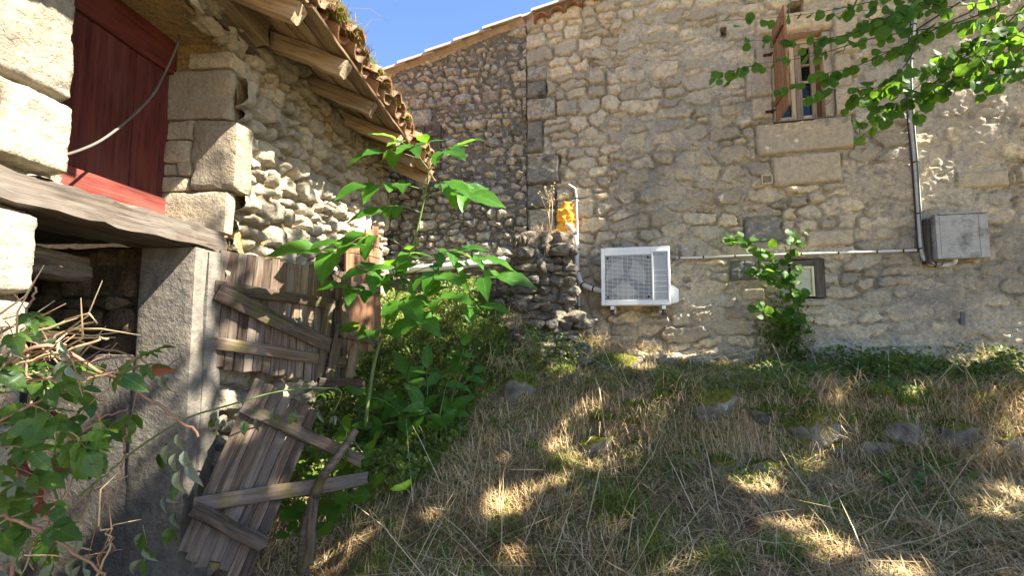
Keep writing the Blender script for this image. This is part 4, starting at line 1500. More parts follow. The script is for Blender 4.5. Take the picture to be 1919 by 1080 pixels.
def wpipe(name, pts, r, mat, label, cat, clips=(), off=None, n=10, k=5, group=None):
    """Pipe through photograph points on the wall: (px, py, off)."""
    w = [WX(*(lambda uz: (uz[0], p[2], uz[1]))(WP(p[0], p[1], p[2]))) for p in pts]
    sp = spline(w, k) if len(w) > 2 else w
    root = thing(name, label, cat, w[0], group)
    MB().tube(sp, r, n).build('tube', mat, root, True)
    for f in clips:
        i = min(int(f * (len(sp) - 1)), len(sp) - 2)
        fr2 = f * (len(sp) - 1) - i
        c = sp[i].lerp(sp[i + 1], fr2)
        d = (sp[i + 1] - sp[i]).normalized()
        MB().tube([c - d * .006, c + d * .006], r * 1.22, n).build('clip', M_BLACK, root)
        MB().box(c - WN * (r + .012), WE, WN, (0, 0, 1), .006, .014, .006).build('clip_base', M_BLACK, root)
    return root


wpipe('conduit', [(1265, 484, .04), (1718, 469, .045)], .011, M_PIPEW, 'thin white conduit running level along the wall right of the air conditioner', 'pipe', (.02, .13, .27, .4, .55, .7, .85, .95))
wpipe('lead_cable', [(1259, 494, .25), (1262, 487, .12), (1267, 484, .05)], .005, M_CABLE, 'short black lead from the air conditioner to the white conduit', 'cable')
wpipe('bent_conduit', [(1066, 346, .10), (1072, 350, .06), (1079, 358, .045), (1081, 400, .045), (1083, 450, .04), (1084, 520, .035), (1086, 588, .035), (1088, 597, .035), (1120, 600, .035)], .013, M_PIPEG,
      'grey conduit with a bent top rising beside the yellow foam', 'pipe', (.3, .5, .72))
wpipe('refrigerant_hose', [(1063, 420, .05), (1074, 432, .10), (1081, 462, .11), (1082, 505, .11), (1090, 530, .12), (1107, 540, .16), (1130, 545, .2)], .026, M_PIPEW,
      'white insulated hose curving from the foam to the air conditioner', 'hose', (.22, .36, .52, .7, .88), n=12, k=8)
# expanding foam plug
fm = MB()
rgf = np.random.default_rng(5)
fm_root = thing('foam_plug', 'orange yellow expanding foam filling a hole in the wall above the ruined stub', 'foam', WX(*(lambda a: (a[0], 0, a[1]))(WP(1062, 440))))


def facets(V, seed, n=9, lo=.62, hi=.92):
    """flattens a lump against random planes so that it reads as broken stone"""
    rg = np.random.default_rng(seed)
    for _ in range(n):
        k_ = rg.normal(size=3)
        k_ /= np.linalg.norm(k_)
        e = V @ k_ - rg.uniform(lo, hi)
        V = V - np.maximum(e, 0)[:, None] * k_ * .92
    return V


def lump(c, r, seed, amp=0.25, fr=3.0, sub=3, sq=(1, 1, 1)):
    import bmesh
    bm = bmesh.new()
    bmesh.ops.create_icosphere(bm, subdivisions=sub, radius=1.0)
    co = np.array([tuple(v.co) for v in bm.verts])
    F = [[v.index for v in f.verts] for f in bm.faces]
    bm.free()
    d = 1 + amp * fbm3(co[:, 0] * fr + seed * 1.7, co[:, 1] * fr + seed, co[:, 2] * fr - seed, 3, seed)
    return co * d[:, None] * np.array(sq) * r + np.array(c), F


for k, (px, py, r) in enumerate(((1063, 390, .075), (1060, 405, .10), (1066, 420, .085), (1055, 428, .075), (1068, 438, .075), (1060, 398, .07), (1074, 446, .05))):
    V, F = lump(WX(*(lambda a: (a[0], 0.0, a[1]))(WP(px, py))), r, 300 + k, .45, 2.2, 4)
    addc('foam_lump', V, F, M_FOAM, fm_root)

# cable bundle on the right
wpipe('grey_conduit', [(1722, -30, .04), (1716, 20, .04), (1709, 80, .04), (1706, 130, .04), (1708, 200, .04), (1716, 300, .04), (1723, 400, .04), (1728, 468, .045), (1737, 490, .05), (1755, 497, .055), (1780, 495, .06), (1789, 491, .08), (1791, 478, .09)], .02, M_PIPEG,
      'grey conduit climbing the wall left of the weathered cabinet and curling under it', 'pipe', (.12, .22, .33, .42, .5, .58, .66, .74))
wpipe('black_cable', [(1715, -30, .03), (1710, 20, .03), (1703, 90, .03), (1700, 200, .025), (1709, 300, .025), (1716, 400, .025), (1719, 450, .03), (1719, 468, .03)], .007, M_CABLE,
      'thin black cable strapped along the left side of the grey conduit', 'cable')
wpipe('green_cable', [(1719, -30, .065), (1708, 90, .066), (1711, 200, .066), (1720, 310, .066), (1727, 420, .066), (1732, 470, .07), (1742, 492, .08), (1762, 498, .09), (1770, 490, .09), (1772, 480, .09)], .006, M_CABG,
      'thin green cable lying over the grey conduit', 'cable')
# weathered cabinet
CO = 0.17
k0, k1 = WP(1754, 440, CO)[0], WP(1855, 440, CO)[0]
kz0, kz1 = WP(1800, 484, CO)[1], WP(1800, 401, CO)[1]
kb = thing('meter_cabinet', 'weathered grey metal cabinet with mossy top on the house wall', 'cabinet', WX((k0 + k1) / 2, 0.05, kz0))
wbox(k0, k1, 0.02, CO - .012, kz0, kz1, .008).build('case', M_BOX, kb)
dk = wbox(k0 + .035, k1 - .004, CO - .011, CO, kz0 + .004, kz1 - .004, .004).build('door', M_BOX, kb)
wbox(k0 + .002, k0 + .032, CO - .011, CO + .004, kz0, kz1, .004).build('hinge_strip', M_BOX, kb)
wbox(k1 - .07, k1 - .064, CO + .0005, CO + .004, kz0 + .01, kz1 - .01).build('door_seam', M_BOX, dk)
board('side_board', WX(k0 - .025, 0.06, kz0 - .03), WX(k0 - .025, 0.06, kz1 - .02), -WE, 0.11, 0.03, M_DKWOOD, kb, 960)
wbox(k0 + .03, k1 + .01, 0.0, CO + .006, kz1 + .001, kz1 + .012, .003).build('lid', M_BOX, kb)

# vent grille, dark plate
u, z = WP(1436, 338)
vg = thing('vent_grille', 'small cream louvred vent grille below the house window', 'vent', WX(u, 0.02, z - .04))
fbar = [(u - .05, u + .05, z + .036, z + .048), (u - .05, u + .05, z - .048, z - .036), (u - .05, u - .04, z - .035, z + .035), (u + .04, u + .05, z - .035, z + .035)]
for (x0, x1, y0, y1) in fbar:
    wbox(x0, x1, .018, .045, y0, y1, .002).build('frame_bar', M_VENT, vg)
for k in range(6):
    zz = z - .03 + k * .012
    MB().box(WX(u, .033, zz), WE, (-WN + Vector((0, 0, .6))).normalized(), (WN * .6 + Vector((0, 0, 1))).normalized(), .04, .007, .0016).build('slat', M_VENT, vg)
wbox(u - .041, u + .041, .016, .02, z - .036, z + .036).build('backing', M_DARK, vg)
u, z = WP(1801, 597)
tag(MB().box(WX(u, .022, z), (WE * .996 + Vector((0, 0, -.09))).normalized(), WN, (WE * .09 + Vector((0, 0, 1))).normalized(), .018, .008, .057, .004).build('metal_plate', M_SLATE), 'narrow dark metal plate fixed low on the house wall', 'plate')
# white pipe across the annex wall
pp = [WX(WP(700, 512)[0], .10, WP(700, 512)[1]), WX(WP(830, 503)[0], .10, WP(830, 503)[1]), WX(WP(952, 490)[0], .10, WP(952, 490)[1])]
wp_ = thing('waste_pipe', 'fat white plastic pipe running along the annex wall above the green bank', 'pipe', pp[1])
MB().tube(pp, .042, 14).build('tube', M_PIPEW, wp_, True)
for f in (.3, .75):
    c = pp[0].lerp(pp[2], f)
    d = (pp[2] - pp[0]).normalized()
    MB().tube([c - d * .03, c + d * .03], .047, 14).build('coupling', M_PIPEW, wp_, True)
    MB().box(c - WN * .07, WE, WN, (0, 0, 1), .012, .035, .012).build('clip_base', M_PIPEG, wp_)

# ---------------------------------------------------------------- ruined wall stub and rocks
ruin = thing('ruined_wall_stub', 'crumbling dark rubble wall stub jutting out from the house beside the foam', 'wall', (0.25, 4.7, -0.3))
rgr = np.random.default_rng(8)


def rock_obj(name, c, sq, seed, mat, parent=None, amp=0.28, fr=1.7, sub=3, flat=0.0):
    V, F = lump((0, 0, 0), 1.0, seed, amp, fr, sub)
    V = facets(np.sign(V) * np.abs(V) ** 0.8, seed)
    V = V + 0.07 * np.stack([fbm3(V[:, 0] * 6, V[:, 1] * 6, V[:, 2] * 6, 2, seed + j) for j in range(3)], -1)
    V = V * np.array(sq)
    a = rgr.uniform(-.35, .35)
    ca, sa_ = math.cos(a), math.sin(a)
    V = np.stack([V[:, 0] * ca - V[:, 1] * sa_, V[:, 0] * sa_ + V[:, 1] * ca, V[:, 2]], -1) + np.array(c)
    o = addc(name, V, F, mat, parent, float(rgr.random()))
    smooth_by_angle(o.data, 24)
    return o


nst_ = 0
zc_ = -0.50
while zc_ < 0.90:
    h = rgr.uniform(.05, .115)
    f = (zc_ + .50) / 1.4
    bulge = .35 * max(0, .45 - f)
    x0, x1 = -0.03 + 0.10 * f - 2.0 * bulge + rgr.uniform(-.03, .03), 0.58 - 0.04 * f + bulge * .5 + rgr.uniform(-.03, .03)
    yf = 4.36 + 0.40 * f - bulge * .6 + rgr.uniform(-.04, .04)
    x = x0
    while x < x1:                                            # front face
        w = rgr.uniform(.07, .24)
        hh = h * rgr.uniform(.8, 1.35)
        rock_obj('stone', (x + w / 2, yf + rgr.uniform(-.05, .10) + .25 * max(0, .1 - x), zc_ + h / 2 - .16 * max(0, f - .6) * abs(x - .33)), (w * .6, .12, hh * .62), 400 + nst_, M_RUIN, ruin, sub=3, amp=.3)
        nst_ += 1
        x += w * .9
    for xs, sgn in ((x1, 1), (x0, -1)):                      # flanks
        y = yf + .12
        while y < 5.2:
            w = rgr.uniform(.08, .24)
            rock_obj('stone', (xs - sgn * .03 + rgr.uniform(-.035, .035), y + w / 2, zc_ + h / 2), (.09, w * .6, h * rgr.uniform(.5, .8)), 400 + nst_, M_RUIN, ruin, sub=3)
            nst_ += 1
            y += w * .9
    zc_ += h * .9
for k in range(14):
    rock_obj('stone', (rgr.uniform(.1, .5), rgr.uniform(4.8, 5.15), .88 + rgr.uniform(-.03, .05)), (rgr.uniform(.06, .11), .09, .05), 470 + k, M_RUIN, ruin, sub=3)
m = MB()
V = [(x, y, z) for (z, x0, x1, y0) in ((-.6, -.10, .58, 4.32), (.86, .10, .52, 4.78)) for x, y in ((x0, y0), (x1, y0), (x1, 5.2), (x0, 5.25))]
m.raw(V, [(0, 1, 5, 4), (1, 2, 6, 5), (2, 3, 7, 6), (3, 0, 4, 7), (4, 5, 6, 7)])
m.build('rubble_core', M_ANNEXM, ruin, tint=.5)


def gpt(px, py, lo=1.2, hi=5.4):
    """Point on the ground seen at that place of the photograph."""
    d = ray(px, py)
    y = np.arange(lo, hi, .015)
    q_ = np.array(d)[None, :] * (y / d.y)[:, None]
    q_ = q_[q_[:, 1] < 5.32 - .2528 * q_[:, 0] - .07]
    hit = np.nonzero(q_[:, 2] <= ground_z(q_[:, 0], q_[:, 1]))[0]
    if len(hit):
        return Vector(q_[hit[0]])
    return Vector((q_[-1, 0], q_[-1, 1], float(ground_z(q_[-1, 0], q_[-1, 1]))))


ROCKS = [  # px, py of the base centre, half sizes, label
    (1335, 775, (.20, .13, .15), 'pale limestone boulder with a brown moss cap on the terrace edge'),
    (1560, 812, (.30, .17, .17), 'broad mossy boulder overgrown with stonecrop on the terrace edge'),
    (1680, 815, (.16, .12, .13), 'brownish half buried stone right beside the broad mossy boulder'),
    (1812, 825, (.15, .13, .09), 'white lichened stone peeping from the grass at the right bank'),
    (1082, 872, (.07, .05, .03), 'small whitish stone lying flat in the dry grass'),
    (1632, 663, (.16, .10, .06), 'pale stone slab at the foot of the house wall among brambles'),
    (975, 735, (.17, .13, .13), 'grey lichened rock at the foot of the ruined stub, ferny'),
    (1150, 690, (.22, .12, .10), 'flat dark mossy rock between the ruined stub and the terrace'),
    (925, 655, (.14, .12, .10), 'rounded dark rock low on the left flank of the ruined stub'),
    (1430, 790, (.12, .1, .08), 'small dark stone between the two terrace boulders'),
]
ROCKC = []
for k, (px, py, sq, lab) in enumerate(ROCKS):
    p = gpt(px, py)
    c = (p.x, p.y + sq[1] * .5, p.z + sq[2] * .12)
    ROCKC.append((c, sq))
    o = rock_obj('rock', c, sq, 500 + k, M_ROCK, None, amp=.4, fr=1.5, sub=4)
    tag(o, lab, 'rock')
# lesser stones of the crumbled terrace edge
for k in range(13):
    x = .62 + k * .25 + rgr.uniform(-.05, .05)
    y = 3.27 - .10 * (x - 1.3) + rgr.uniform(-.06, .06)
    s_ = rgr.uniform(.05, .12)
    c = (x, y + .02, float(ground_z(x, y)) + s_ * rgr.uniform(-.2, .25))
    ROCKC.append((c, (s_ * 1.3, s_, s_ * .8)))
    tag(rock_obj('terrace_stone', c, (s_ * 1.35, s_, s_ * .85), 620 + k, M_ROCK, None, amp=.4, fr=1.6, sub=3), 'small mossy stone bedded in the crumbled terrace edge', 'stone', 'small stones of the terrace edge')
# loose rubble fallen at the wall foot
k = 0
for px in range(1195, 1420, 13):
    for row in range(2):
        p = gpt(px + rgr.uniform(-6, 6), 672 + rgr.uniform(-8, 5) + row * 6)
        s_ = rgr.uniform(.03, .065)
        o = rock_obj('rubble_stone', (p.x, p.y, p.z + s_ * .35), (s_ * 1.3, s_, s_ * .8), 540 + k, M_BARN, None, sub=3)
        tag(o, 'loose pale stone in the rubble below the air conditioner', 'stone', 'loose rubble at the wall foot')
        k += 1

# ---------------------------------------------------------------- vegetation helpers
def leaf_mesh(kind, seed, L=1.0, W=0.5, fold=0.18, curl=-0.25, ns=6, serr=0.0, roll=0.0):
    """Leaf along X of unit length; Z is its upper side."""
    rg = np.random.default_rng(seed)
    V, F = [], []
    for i in range(ns + 1):
        t = i / ns
        if kind == 'ovate':
            w = math.sin(math.pi * min(1, t ** 0.8)) ** 0.85 * (1.05 - 0.25 * t)
        elif kind == 'round':
            w = math.sqrt(max(0, 1 - (2 * t - 1) ** 2)) * (1.12 - 0.22 * t)
        else:
            w = math.sin(math.pi * t ** 0.9) ** 0.75
        w = max(w, 0.02 if i in (0, ns) else 0.05) * W / 2
        if serr and 0 < i < ns:
            w *= 1 + serr * (1 if i % 2 else -1)
        z = curl * t * t * L + 0.02 * rg.normal()
        wob = rg.normal(0, 0.02)
        for sgn in (-1, 0, 1):
            a = roll * abs(sgn)
            V.append((t * L + (0.03 * L if sgn == 0 and i == ns else 0), sgn * w * math.cos(a) + wob * W, z + abs(sgn) * w * (fold + math.sin(a)) + (rg.normal(0, 0.015) if sgn else 0)))
    for i in range(ns):
        for j in range(2):
            a = i * 3 + j
            F.append((a, a + 3, a + 4, a + 1))
    return np.array(V), F


def leaf_set(kind, mat, seeds, **kw):
    out = []
    for s in seeds:
        V, F = leaf_mesh(kind, s, **kw)
        me = mesh_np('leaf', V, F, None, True)
        me.materials.append(mat)
        out.append(me)
    return out


LV_WAL = leaf_set('ovate', M_LWAL, range(10, 14), W=0.6, fold=0.22, curl=-0.3, ns=7)
LV_BRA = leaf_set('ovate', M_LBRA, range(20, 24), W=0.66, fold=0.2, curl=-0.2, ns=9, serr=0.05)
LV_RED = leaf_set('round', M_LRED, range(30, 34), W=0.98, fold=0.15, curl=-0.15, ns=6)
LV_WIL = leaf_set('ovate', M_LWILT, range(40, 43), W=0.5, fold=0.5, curl=-0.5, ns=6, roll=0.7)
LV_BRO = leaf_set('ovate', M_LBROWN, range(50, 52), W=0.6, fold=0.4, curl=-0.4, ns=6, roll=0.3)
LRG = np.random.default_rng(99)


def put_leaf(parent, meshes, pos, d, up, size, name='leaf'):
    me = meshes[int(LRG.integers(len(meshes)))]
    M = frame(d, z=up, loc=pos) @ Matrix.Diagonal((size, size * LRG.uniform(.85, 1.1), size, 1))
    return add(name, me, None, parent, M)


def rv(s=1.0):
    return Vector(LRG.normal(0, s, 3))


def compound(root, start, tip, meshes, size, pairs, stem_mat, r=0.003, droop=0.04, up=Vector((0, 0, 1)), face=0.75):
    """Petiole from start to tip with leaflets in pairs and one at its end."""
    start, tip = Vector(start), Vector(tip)
    mid = start.lerp(tip, .5) + Vector((0, 0, droop))
    sp = spline([start, mid, tip], 4)
    MB().tube(sp, [r * (1.2 - .07 * i) for i in range(len(sp))], 5).build('petiole', stem_mat, root, True)
    ax = (tip - start).normalized()
    upv = (up + Vector((0, -face, 0)) + rv(.2)).normalized()
    side = ax.cross(upv).normalized()
    put_leaf(root, meshes, tip, (ax + Vector((0, 0, -.25)) + rv(.15)), upv, size * LRG.uniform(1.0, 1.25))
    for k in range(pairs):
        f = 0.94 - 0.27 * k
        p = sp[int(f * (len(sp) - 1))]
        for sg in (-1, 1):
            d = ax * .55 + side * sg * .9 + Vector((0, 0, -.22)) + rv(.18)
            put_leaf(root, meshes, p, d, upv + rv(.22), size * LRG.uniform(.7, 1.0) * (1 - .1 * k))


def blades(name, pos, L, W, az, lean, curve, tint, mat, follow=False):
    n = len(pos)
    ca, sa = np.cos(az), np.sin(az)
    side = np.stack([-sa, ca, np.zeros(n)], -1) * (W / 2)[:, None]
    def pt(f):
        th = lean + curve * f
        h = L * f * np.sin(th)
        v = L * f * np.cos(th)
        return pos + np.stack([ca * h, sa * h, v], -1)
    m, tp = pt(.55), pt(1.0)
    if follow:                                              # lie along the slope instead of diving into it
        g0_ = ground_z(pos[:, 0], pos[:, 1])
        for q_ in (m, tp):
            q_[:, 2] += np.clip(ground_z(q_[:, 0], q_[:, 1]) - g0_, -.25, .25)
    V = np.stack([pos - side, pos + side, m - side * .8, m + side * .8, tp], 1).reshape(-1, 3)
    b = np.arange(n)[:, None] * 5
    F = np.concatenate([b + np.array([0, 1, 3]), b + np.array([0, 3, 2]), b + np.array([2, 3, 4])], 0)
    o = add(name, mesh_np(name, V, F, np.repeat(tint, 5), False), mat)
    return tag(o, kind='stuff')


def leafcloud(pos, size, nrm, spin, tint):
    """Rhombic leaves with a fold: 4 triangles each; returns V, F, tint."""
    n = len(pos)
    nrm = nrm / np.linalg.norm(nrm, axis=1)[:, None]
    a = np.cross(nrm, np.stack([np.cos(spin), np.sin(spin), 0.3 * np.sin(spin * 3)], -1))
    a /= np.linalg.norm(a, axis=1)[:, None] + 1e-9
    b = np.cross(nrm, a)
    s = size[:, None]
    P0 = pos
    V = np.stack([P0 - a * s * .5, P0 - a * s * .12 + b * s * .33 + nrm * s * .08, P0 + a * s * .22 + b * s * .26 + nrm * s * .05, P0 + a * s * .52 - nrm * s * .1,
                  P0 + a * s * .22 - b * s * .26 + nrm * s * .05, P0 - a * s * .12 - b * s * .33 + nrm * s * .08], 1).reshape(-1, 3)
    o = np.arange(n)[:, None] * 6
    F = np.concatenate([o + np.array([0, 1, 2]), o + np.array([0, 2, 3]), o + np.array([0, 3, 4]), o + np.array([0, 4, 5])], 0)
    return V, F, np.repeat(tint, 6)


# ---------------------------------------------------------------- overhanging redbud and the shade trees
def wpt(px, py, off=0.02):
    u, z = WP(px, py, off)
    return WX(u, off, z)


def bpt(px, py, off=0.02):
    s, z = BP(px, py, off)
    return BX(s, off, z)


LIGHT = [(bpt(60, 60), .1), (bpt(110, 130), .09), (bpt(100, 210), .12), (bpt(30, 190), .06), (bpt(40, 290), .1), (bpt(80, 270), .06), (bpt(30, 420), .08), (bpt(50, 500), .12), (bpt(20, 560), .08), (bpt(150, 375), .06), (bpt(310, 420), .07), (P(225, 320, 2.2), .06), (P(180, 300, 2.0), .05), (P(265, 345, 2.4), .04),
         (bpt(430, 300), .09), (bpt(480, 345), .10), (bpt(540, 350), .09), (bpt(600, 375), .11), (bpt(680, 400), .12), (bpt(450, 420), .10), (bpt(520, 430), .08), (bpt(640, 410), .1), (bpt(570, 420), .06),
         (P(330, 390, 2.54), .06), (P(390, 340, 2.54), .05), (P(310, 560, 2.32), .14), (P(240, 640, 2.32), .12), (P(230, 820, 2.32), .06), (P(340, 500, 2.32), .08), (bpt(375, 600), .07), (bpt(380, 760), .06),
         (P(500, 515, 2.65), .06), (P(560, 600, 2.75), .08), (P(470, 680, 2.6), .05), (P(430, 620, 2.5), .05), (P(620, 660, 2.9), .05),
         (P(760, 545, 5.0), .45), (P(730, 600, 4.7), .3), (P(820, 560, 5.0), .3), (wpt(850, 420), .35), (wpt(770, 370), .3), (wpt(900, 330), .3), (wpt(840, 200), .35), (wpt(940, 150), .2), (wpt(760, 170), .3), (wpt(930, 440), .25),
         (P(1078, 560, 4.7), .10), (P(1050, 610, 4.5), .08), (P(1020, 660, 4.3), .07), (P(1060, 690, 4.1), .09), (wpt(1068, 420), .08), (wpt(1220, 545, .36), .09), (wpt(1240, 500, .36), .08), (wpt(1180, 560, .36), .05), (wpt(1270, 550, .3), .1),
         (wpt(1300, 655), .2), (wpt(1230, 650), .12), (wpt(1720, 370), .12), (wpt(1750, 250), .1), (wpt(1740, 130), .12),
         (P(1390, 455, 4.5), .2), (P(1450, 480, 4.4), .16), (P(1490, 530, 4.3), .12), (P(1860, 70, 2.65), .25), (P(1780, 100, 2.75), .2), (P(700, 290, 2.75), .2), (P(830, 290, 2.75), .2), (P(870, 365, 2.75), .18), (P(660, 350, 2.75), .2), (P(640, 460, 2.65), .16), (P(780, 500, 2.7), .2), (P(900, 520, 2.75), .2), (P(850, 450, 2.75), .15), (P(780, 380, 2.8), .15), (P(80, 740, 1.2), .08), (P(150, 600, 1.25), .05), (P(60, 640, 1.2), .06), (P(340, 860, 1.3), .05)]
for px, py, r in ((930, 955, .09), (1048, 905, .06), (985, 925, .05), (740, 845, .04), (1180, 690, .14), (1420, 700, .10), (1500, 880, .07), (1400, 920, .10), (1440, 900, .08), (1480, 985, .08), (1530, 1020, .07), (1590, 1060, .08),
                  (1660, 1068, .09), (1850, 960, .10), (1905, 940, .10), (1900, 690, .22), (1800, 690, .10), (1890, 810, .10), (620, 1060, .05), (950, 1050, .05), (1130, 780, .05), (1700, 740, .05), (700, 800, .04), (1250, 1070, .04), (1560, 750, .05)):
    LIGHT.append((gpt(px, py), r * 1.2))

CRG = np.random.default_rng(17)
crown_c = [((5.0, 1.9, 4.9), (2.7, 2.0, 1.1)), ((7.6, 2.4, 5.0), (2.2, 2.0, 1.3)), ((4.8, -0.2, 5.2), (2.7, 1.0, 1.0)), ((7.6, -0.2, 5.3), (2.4, 1.1, 1.2))]  # unseen crowns, trimmed so the ground behind the eye stays sunlit
SUNV = np.array(-SUN_L)


def crown_leaves(cs, nclump, per, seed):
    rg = np.random.default_rng(seed)
    vol = np.array([r[0] * r[1] * r[2] for c, r in cs])
    pos = []
    for k in range(nclump):
        c, r = cs[rg.choice(len(cs), p=vol / vol.sum())]
        d = rg.normal(size=3)
        d /= np.linalg.norm(d)
        p = np.array(c) + d * np.array(r) * rg.random() ** (1 / 2.2)
        pos.append(p + rg.normal(0, [.26, .26, .15], (per, 3)))
    pos = np.concatenate(pos)
    pos = pos[pos[:, 2] > 0.78 * np.maximum(pos[:, 1], 0) + 0.25]
    ok = np.ones(len(pos), bool)
    for (q, r) in LIGHT:  # leaves left out along these sun rays, gaps shaped to light chosen spots
        w = pos - np.array(q)
        t = w @ SUNV
        d2 = (w * w).sum(1) - t * t
        ok &= ~((d2 < (r * 1.0) ** 2) & (t > 0))
    pos = pos[ok]
    n = len(pos)
    nr = rg.normal(0, .5, (n, 3)) + np.array([.1, -.1, 1.0])
    return leafcloud(pos, rg.uniform(.085, .14, n), nr, rg.uniform(0, 7, n), rg.random(n))


tree = thing('redbud_tree', 'round leaved tree whose leafy branches hang in over the shuttered window', 'tree', (6.4, 1.2, float(ground_z(6.4, 1.2))))
zt0 = float(ground_z(6.4, 1.2))
MB().tube(spline([(6.4, 1.2, zt0 - .2), (6.38, 1.25, .6), (6.2, 1.3, 2.2), (6.3, 1.2, 4.2), (6.5, 1.0, 5.6)], 5), [.17 - .006 * i for i in range(21)], 10).build('trunk', M_BARK, tree, True, .5)
limbs = [[(6.25, 1.3, 1.9), (5.2, 1.9, 2.8), (4.4, 2.6, 3.0), (3.6, 2.9, 2.6)], [(6.2, 1.3, 2.4), (5.4, 2.3, 2.9), (4.6, 3.0, 2.7), (3.9, 3.3, 2.2)], [(6.3, 1.2, 3.6), (7.6, 2.2, 4.6), (8.4, 2.6, 5.2)], [(6.3, 1.2, 3.4), (5.2, .2, 4.7), (4.4, -.8, 5.3)], [(6.35, 1.2, 4.0), (5.2, 2.2, 4.9), (4.0, 2.9, 5.3)]]
for lp in limbs:
    sp = spline(lp, 5)
    MB().tube(sp, [.055 - .045 * i / len(sp) for i in range(len(sp))], 7).build('limb', M_BARK, tree, True, .5)
V, F, T = crown_leaves(crown_c[:2], 430, 46, 1)
add('crown', mesh_np('crown', V, F, T, False), M_LCRO, tree)
tree2 = thing('shade_tree', 'large leafy tree behind the viewer that dapples the yard with shade', 'tree', (7.0, -1.6, float(ground_z(7.0, -1.6))))
z2 = float(ground_z(7.0, -1.6))
MB().tube(spline([(7.0, -1.6, z2 - .2), (6.9, -1.5, 1.5), (6.6, -1.4, 3.6), (6.4, -1.2, 5.6)], 5), [.2 - .008 * i for i in range(16)], 10).build('trunk', M_BARK, tree2, True, .5)
for lp in ([(6.7, -1.4, 3.0), (5.4, -1.2, 4.5), (4.0, -.9, 5.2)], [(6.6, -1.4, 3.4), (8.0, -1.4, 4.8), (8.8, -1.2, 5.4)]):
    sp = spline(lp, 5)
    MB().tube(sp, [.08 - .06 * i / len(sp) for i in range(len(sp))], 7).build('limb', M_BARK, tree2, True, .5)
V, F, T = crown_leaves(crown_c[2:], 260, 46, 2)
add('crown', mesh_np('crown', V, F, T, False), M_LCRO, tree2)

# twigs of the redbud hanging into view (photograph points with forward distance)
TW = [
    [(1930, -20, 2.9), (1800, 40, 3.0), (1640, 70, 3.05), (1520, 105, 3.1), (1420, 120, 3.15), (1340, 142, 3.2)],
    [(1900, -60, 2.9), (1740, -25, 3.0), (1600, 10, 3.05), (1480, 30, 3.1), (1352, 38, 3.15)],
    [(1760, -15, 3.0), (1660, 40, 3.05), (1560, 70, 3.1), (1470, 75, 3.12), (1402, 75, 3.15)],
    [(1800, 30, 3.0), (1690, 85, 3.05), (1600, 125, 3.05), (1540, 140, 3.1), (1452, 178, 3.1)],
    [(1900, 40, 2.9), (1800, 120, 2.9), (1720, 175, 2.95), (1660, 220, 3.0), (1606, 262, 3.0)],
    [(1930, 40, 2.8), (1850, 120, 2.85), (1780, 155, 2.9), (1750, 178, 2.9)],
    [(1940, -10, 2.7), (1870, 60, 2.75), (1800, 110, 2.8), (1690, 150, 2.85), (1620, 180, 2.9)],
    [(1840, -40, 2.9), (1760, 0, 2.95), (1690, 15, 3.0), (1600, 20, 3.0)],
    [(1950, 60, 2.6), (1900, 100, 2.65), (1850, 115, 2.7), (1800, 110, 2.7)],
    [(1950, 20, 2.6), (1890, 30, 2.65), (1830, 70, 2.7), (1770, 90, 2.75)],
    [(1960, 110, 2.6), (1915, 130, 2.65), (1880, 110, 2.7)],
    [(1950, -30, 2.6), (1880, -5, 2.65), (1800, 10, 2.7), (1710, 15, 2.75), (1640, 40, 2.8)],
    [(1720, 60, 3.0), (1710, 100, 3.0), (1680, 140, 3.0), (1640, 165, 3.0), (1600, 170, 3.0)],
    [(1950, 80, 2.5), (1890, 60, 2.55), (1850, 45, 2.6)],
]
spots = []
TWE = []
for tw in TW:
    for _ in range(3):
        i_ = int(LRG.integers(1, len(tw) - 1))
        q_ = tw[i_]
        if _ and q_[0] < 1660:
            continue
        TWE.append([q_, (q_[0] - LRG.uniform(15, 40), q_[1] + LRG.uniform(-12, 30), q_[2] + LRG.normal(0, .05)), (q_[0] - LRG.uniform(45, 90), q_[1] + LRG.uniform(0, 60), q_[2] + LRG.normal(0, .1))])
tw_root = Vector((3.7, 2.85, 2.65))
for k, tw in enumerate(TW + TWE):
    pts = [P(*q_) for q_ in tw]
    sp = spline(pts, 6)
    root_pt = spline([tw_root + rv(.25), pts[0] + Vector((.15, 0, .12)), pts[0]], 3)
    allp = (root_pt[:-1] + sp) if k < len(TW) else sp
    MB().tube(allp, [max(.0014, (.0065 if k < len(TW) else .0028) * (1 - i / len(allp))) for i in range(len(allp))], 5).build('twig', M_TWIG, tree, True)
    ln = 0.0
    nxt = 0.10 if k in (3, 5, 7) else 0.0
    for i in range(len(sp) - 1):
        seg = sp[i + 1] - sp[i]
        ln += seg.length
        while ln > nxt:
            f = 1 - (ln - nxt) / max(seg.length, 1e-6)
            spots.append((sp[i].lerp(sp[i + 1], f), seg.normalized(), i / len(sp)))
            nxt += LRG.choice([.012, .03, .06, .085]) * LRG.uniform(.7, 1.2)
extra = []
for n_, (p, d, f) in enumerate(spots):
    sg = 1 if n_ % 2 else -1
    dd = d * .5 + Vector((0, 0, -.75)) + d.cross(Vector((0, 0, 1))) * sg * .5 + rv(.25)
    nn = Vector((-.1, -.9, .45)) + rv(.6)
    if n_ < 290:
        put_leaf(tree, LV_RED, p + rv(.016), dd, nn, LRG.uniform(.04, .085))
    else:
        extra.append((p, dd, nn))
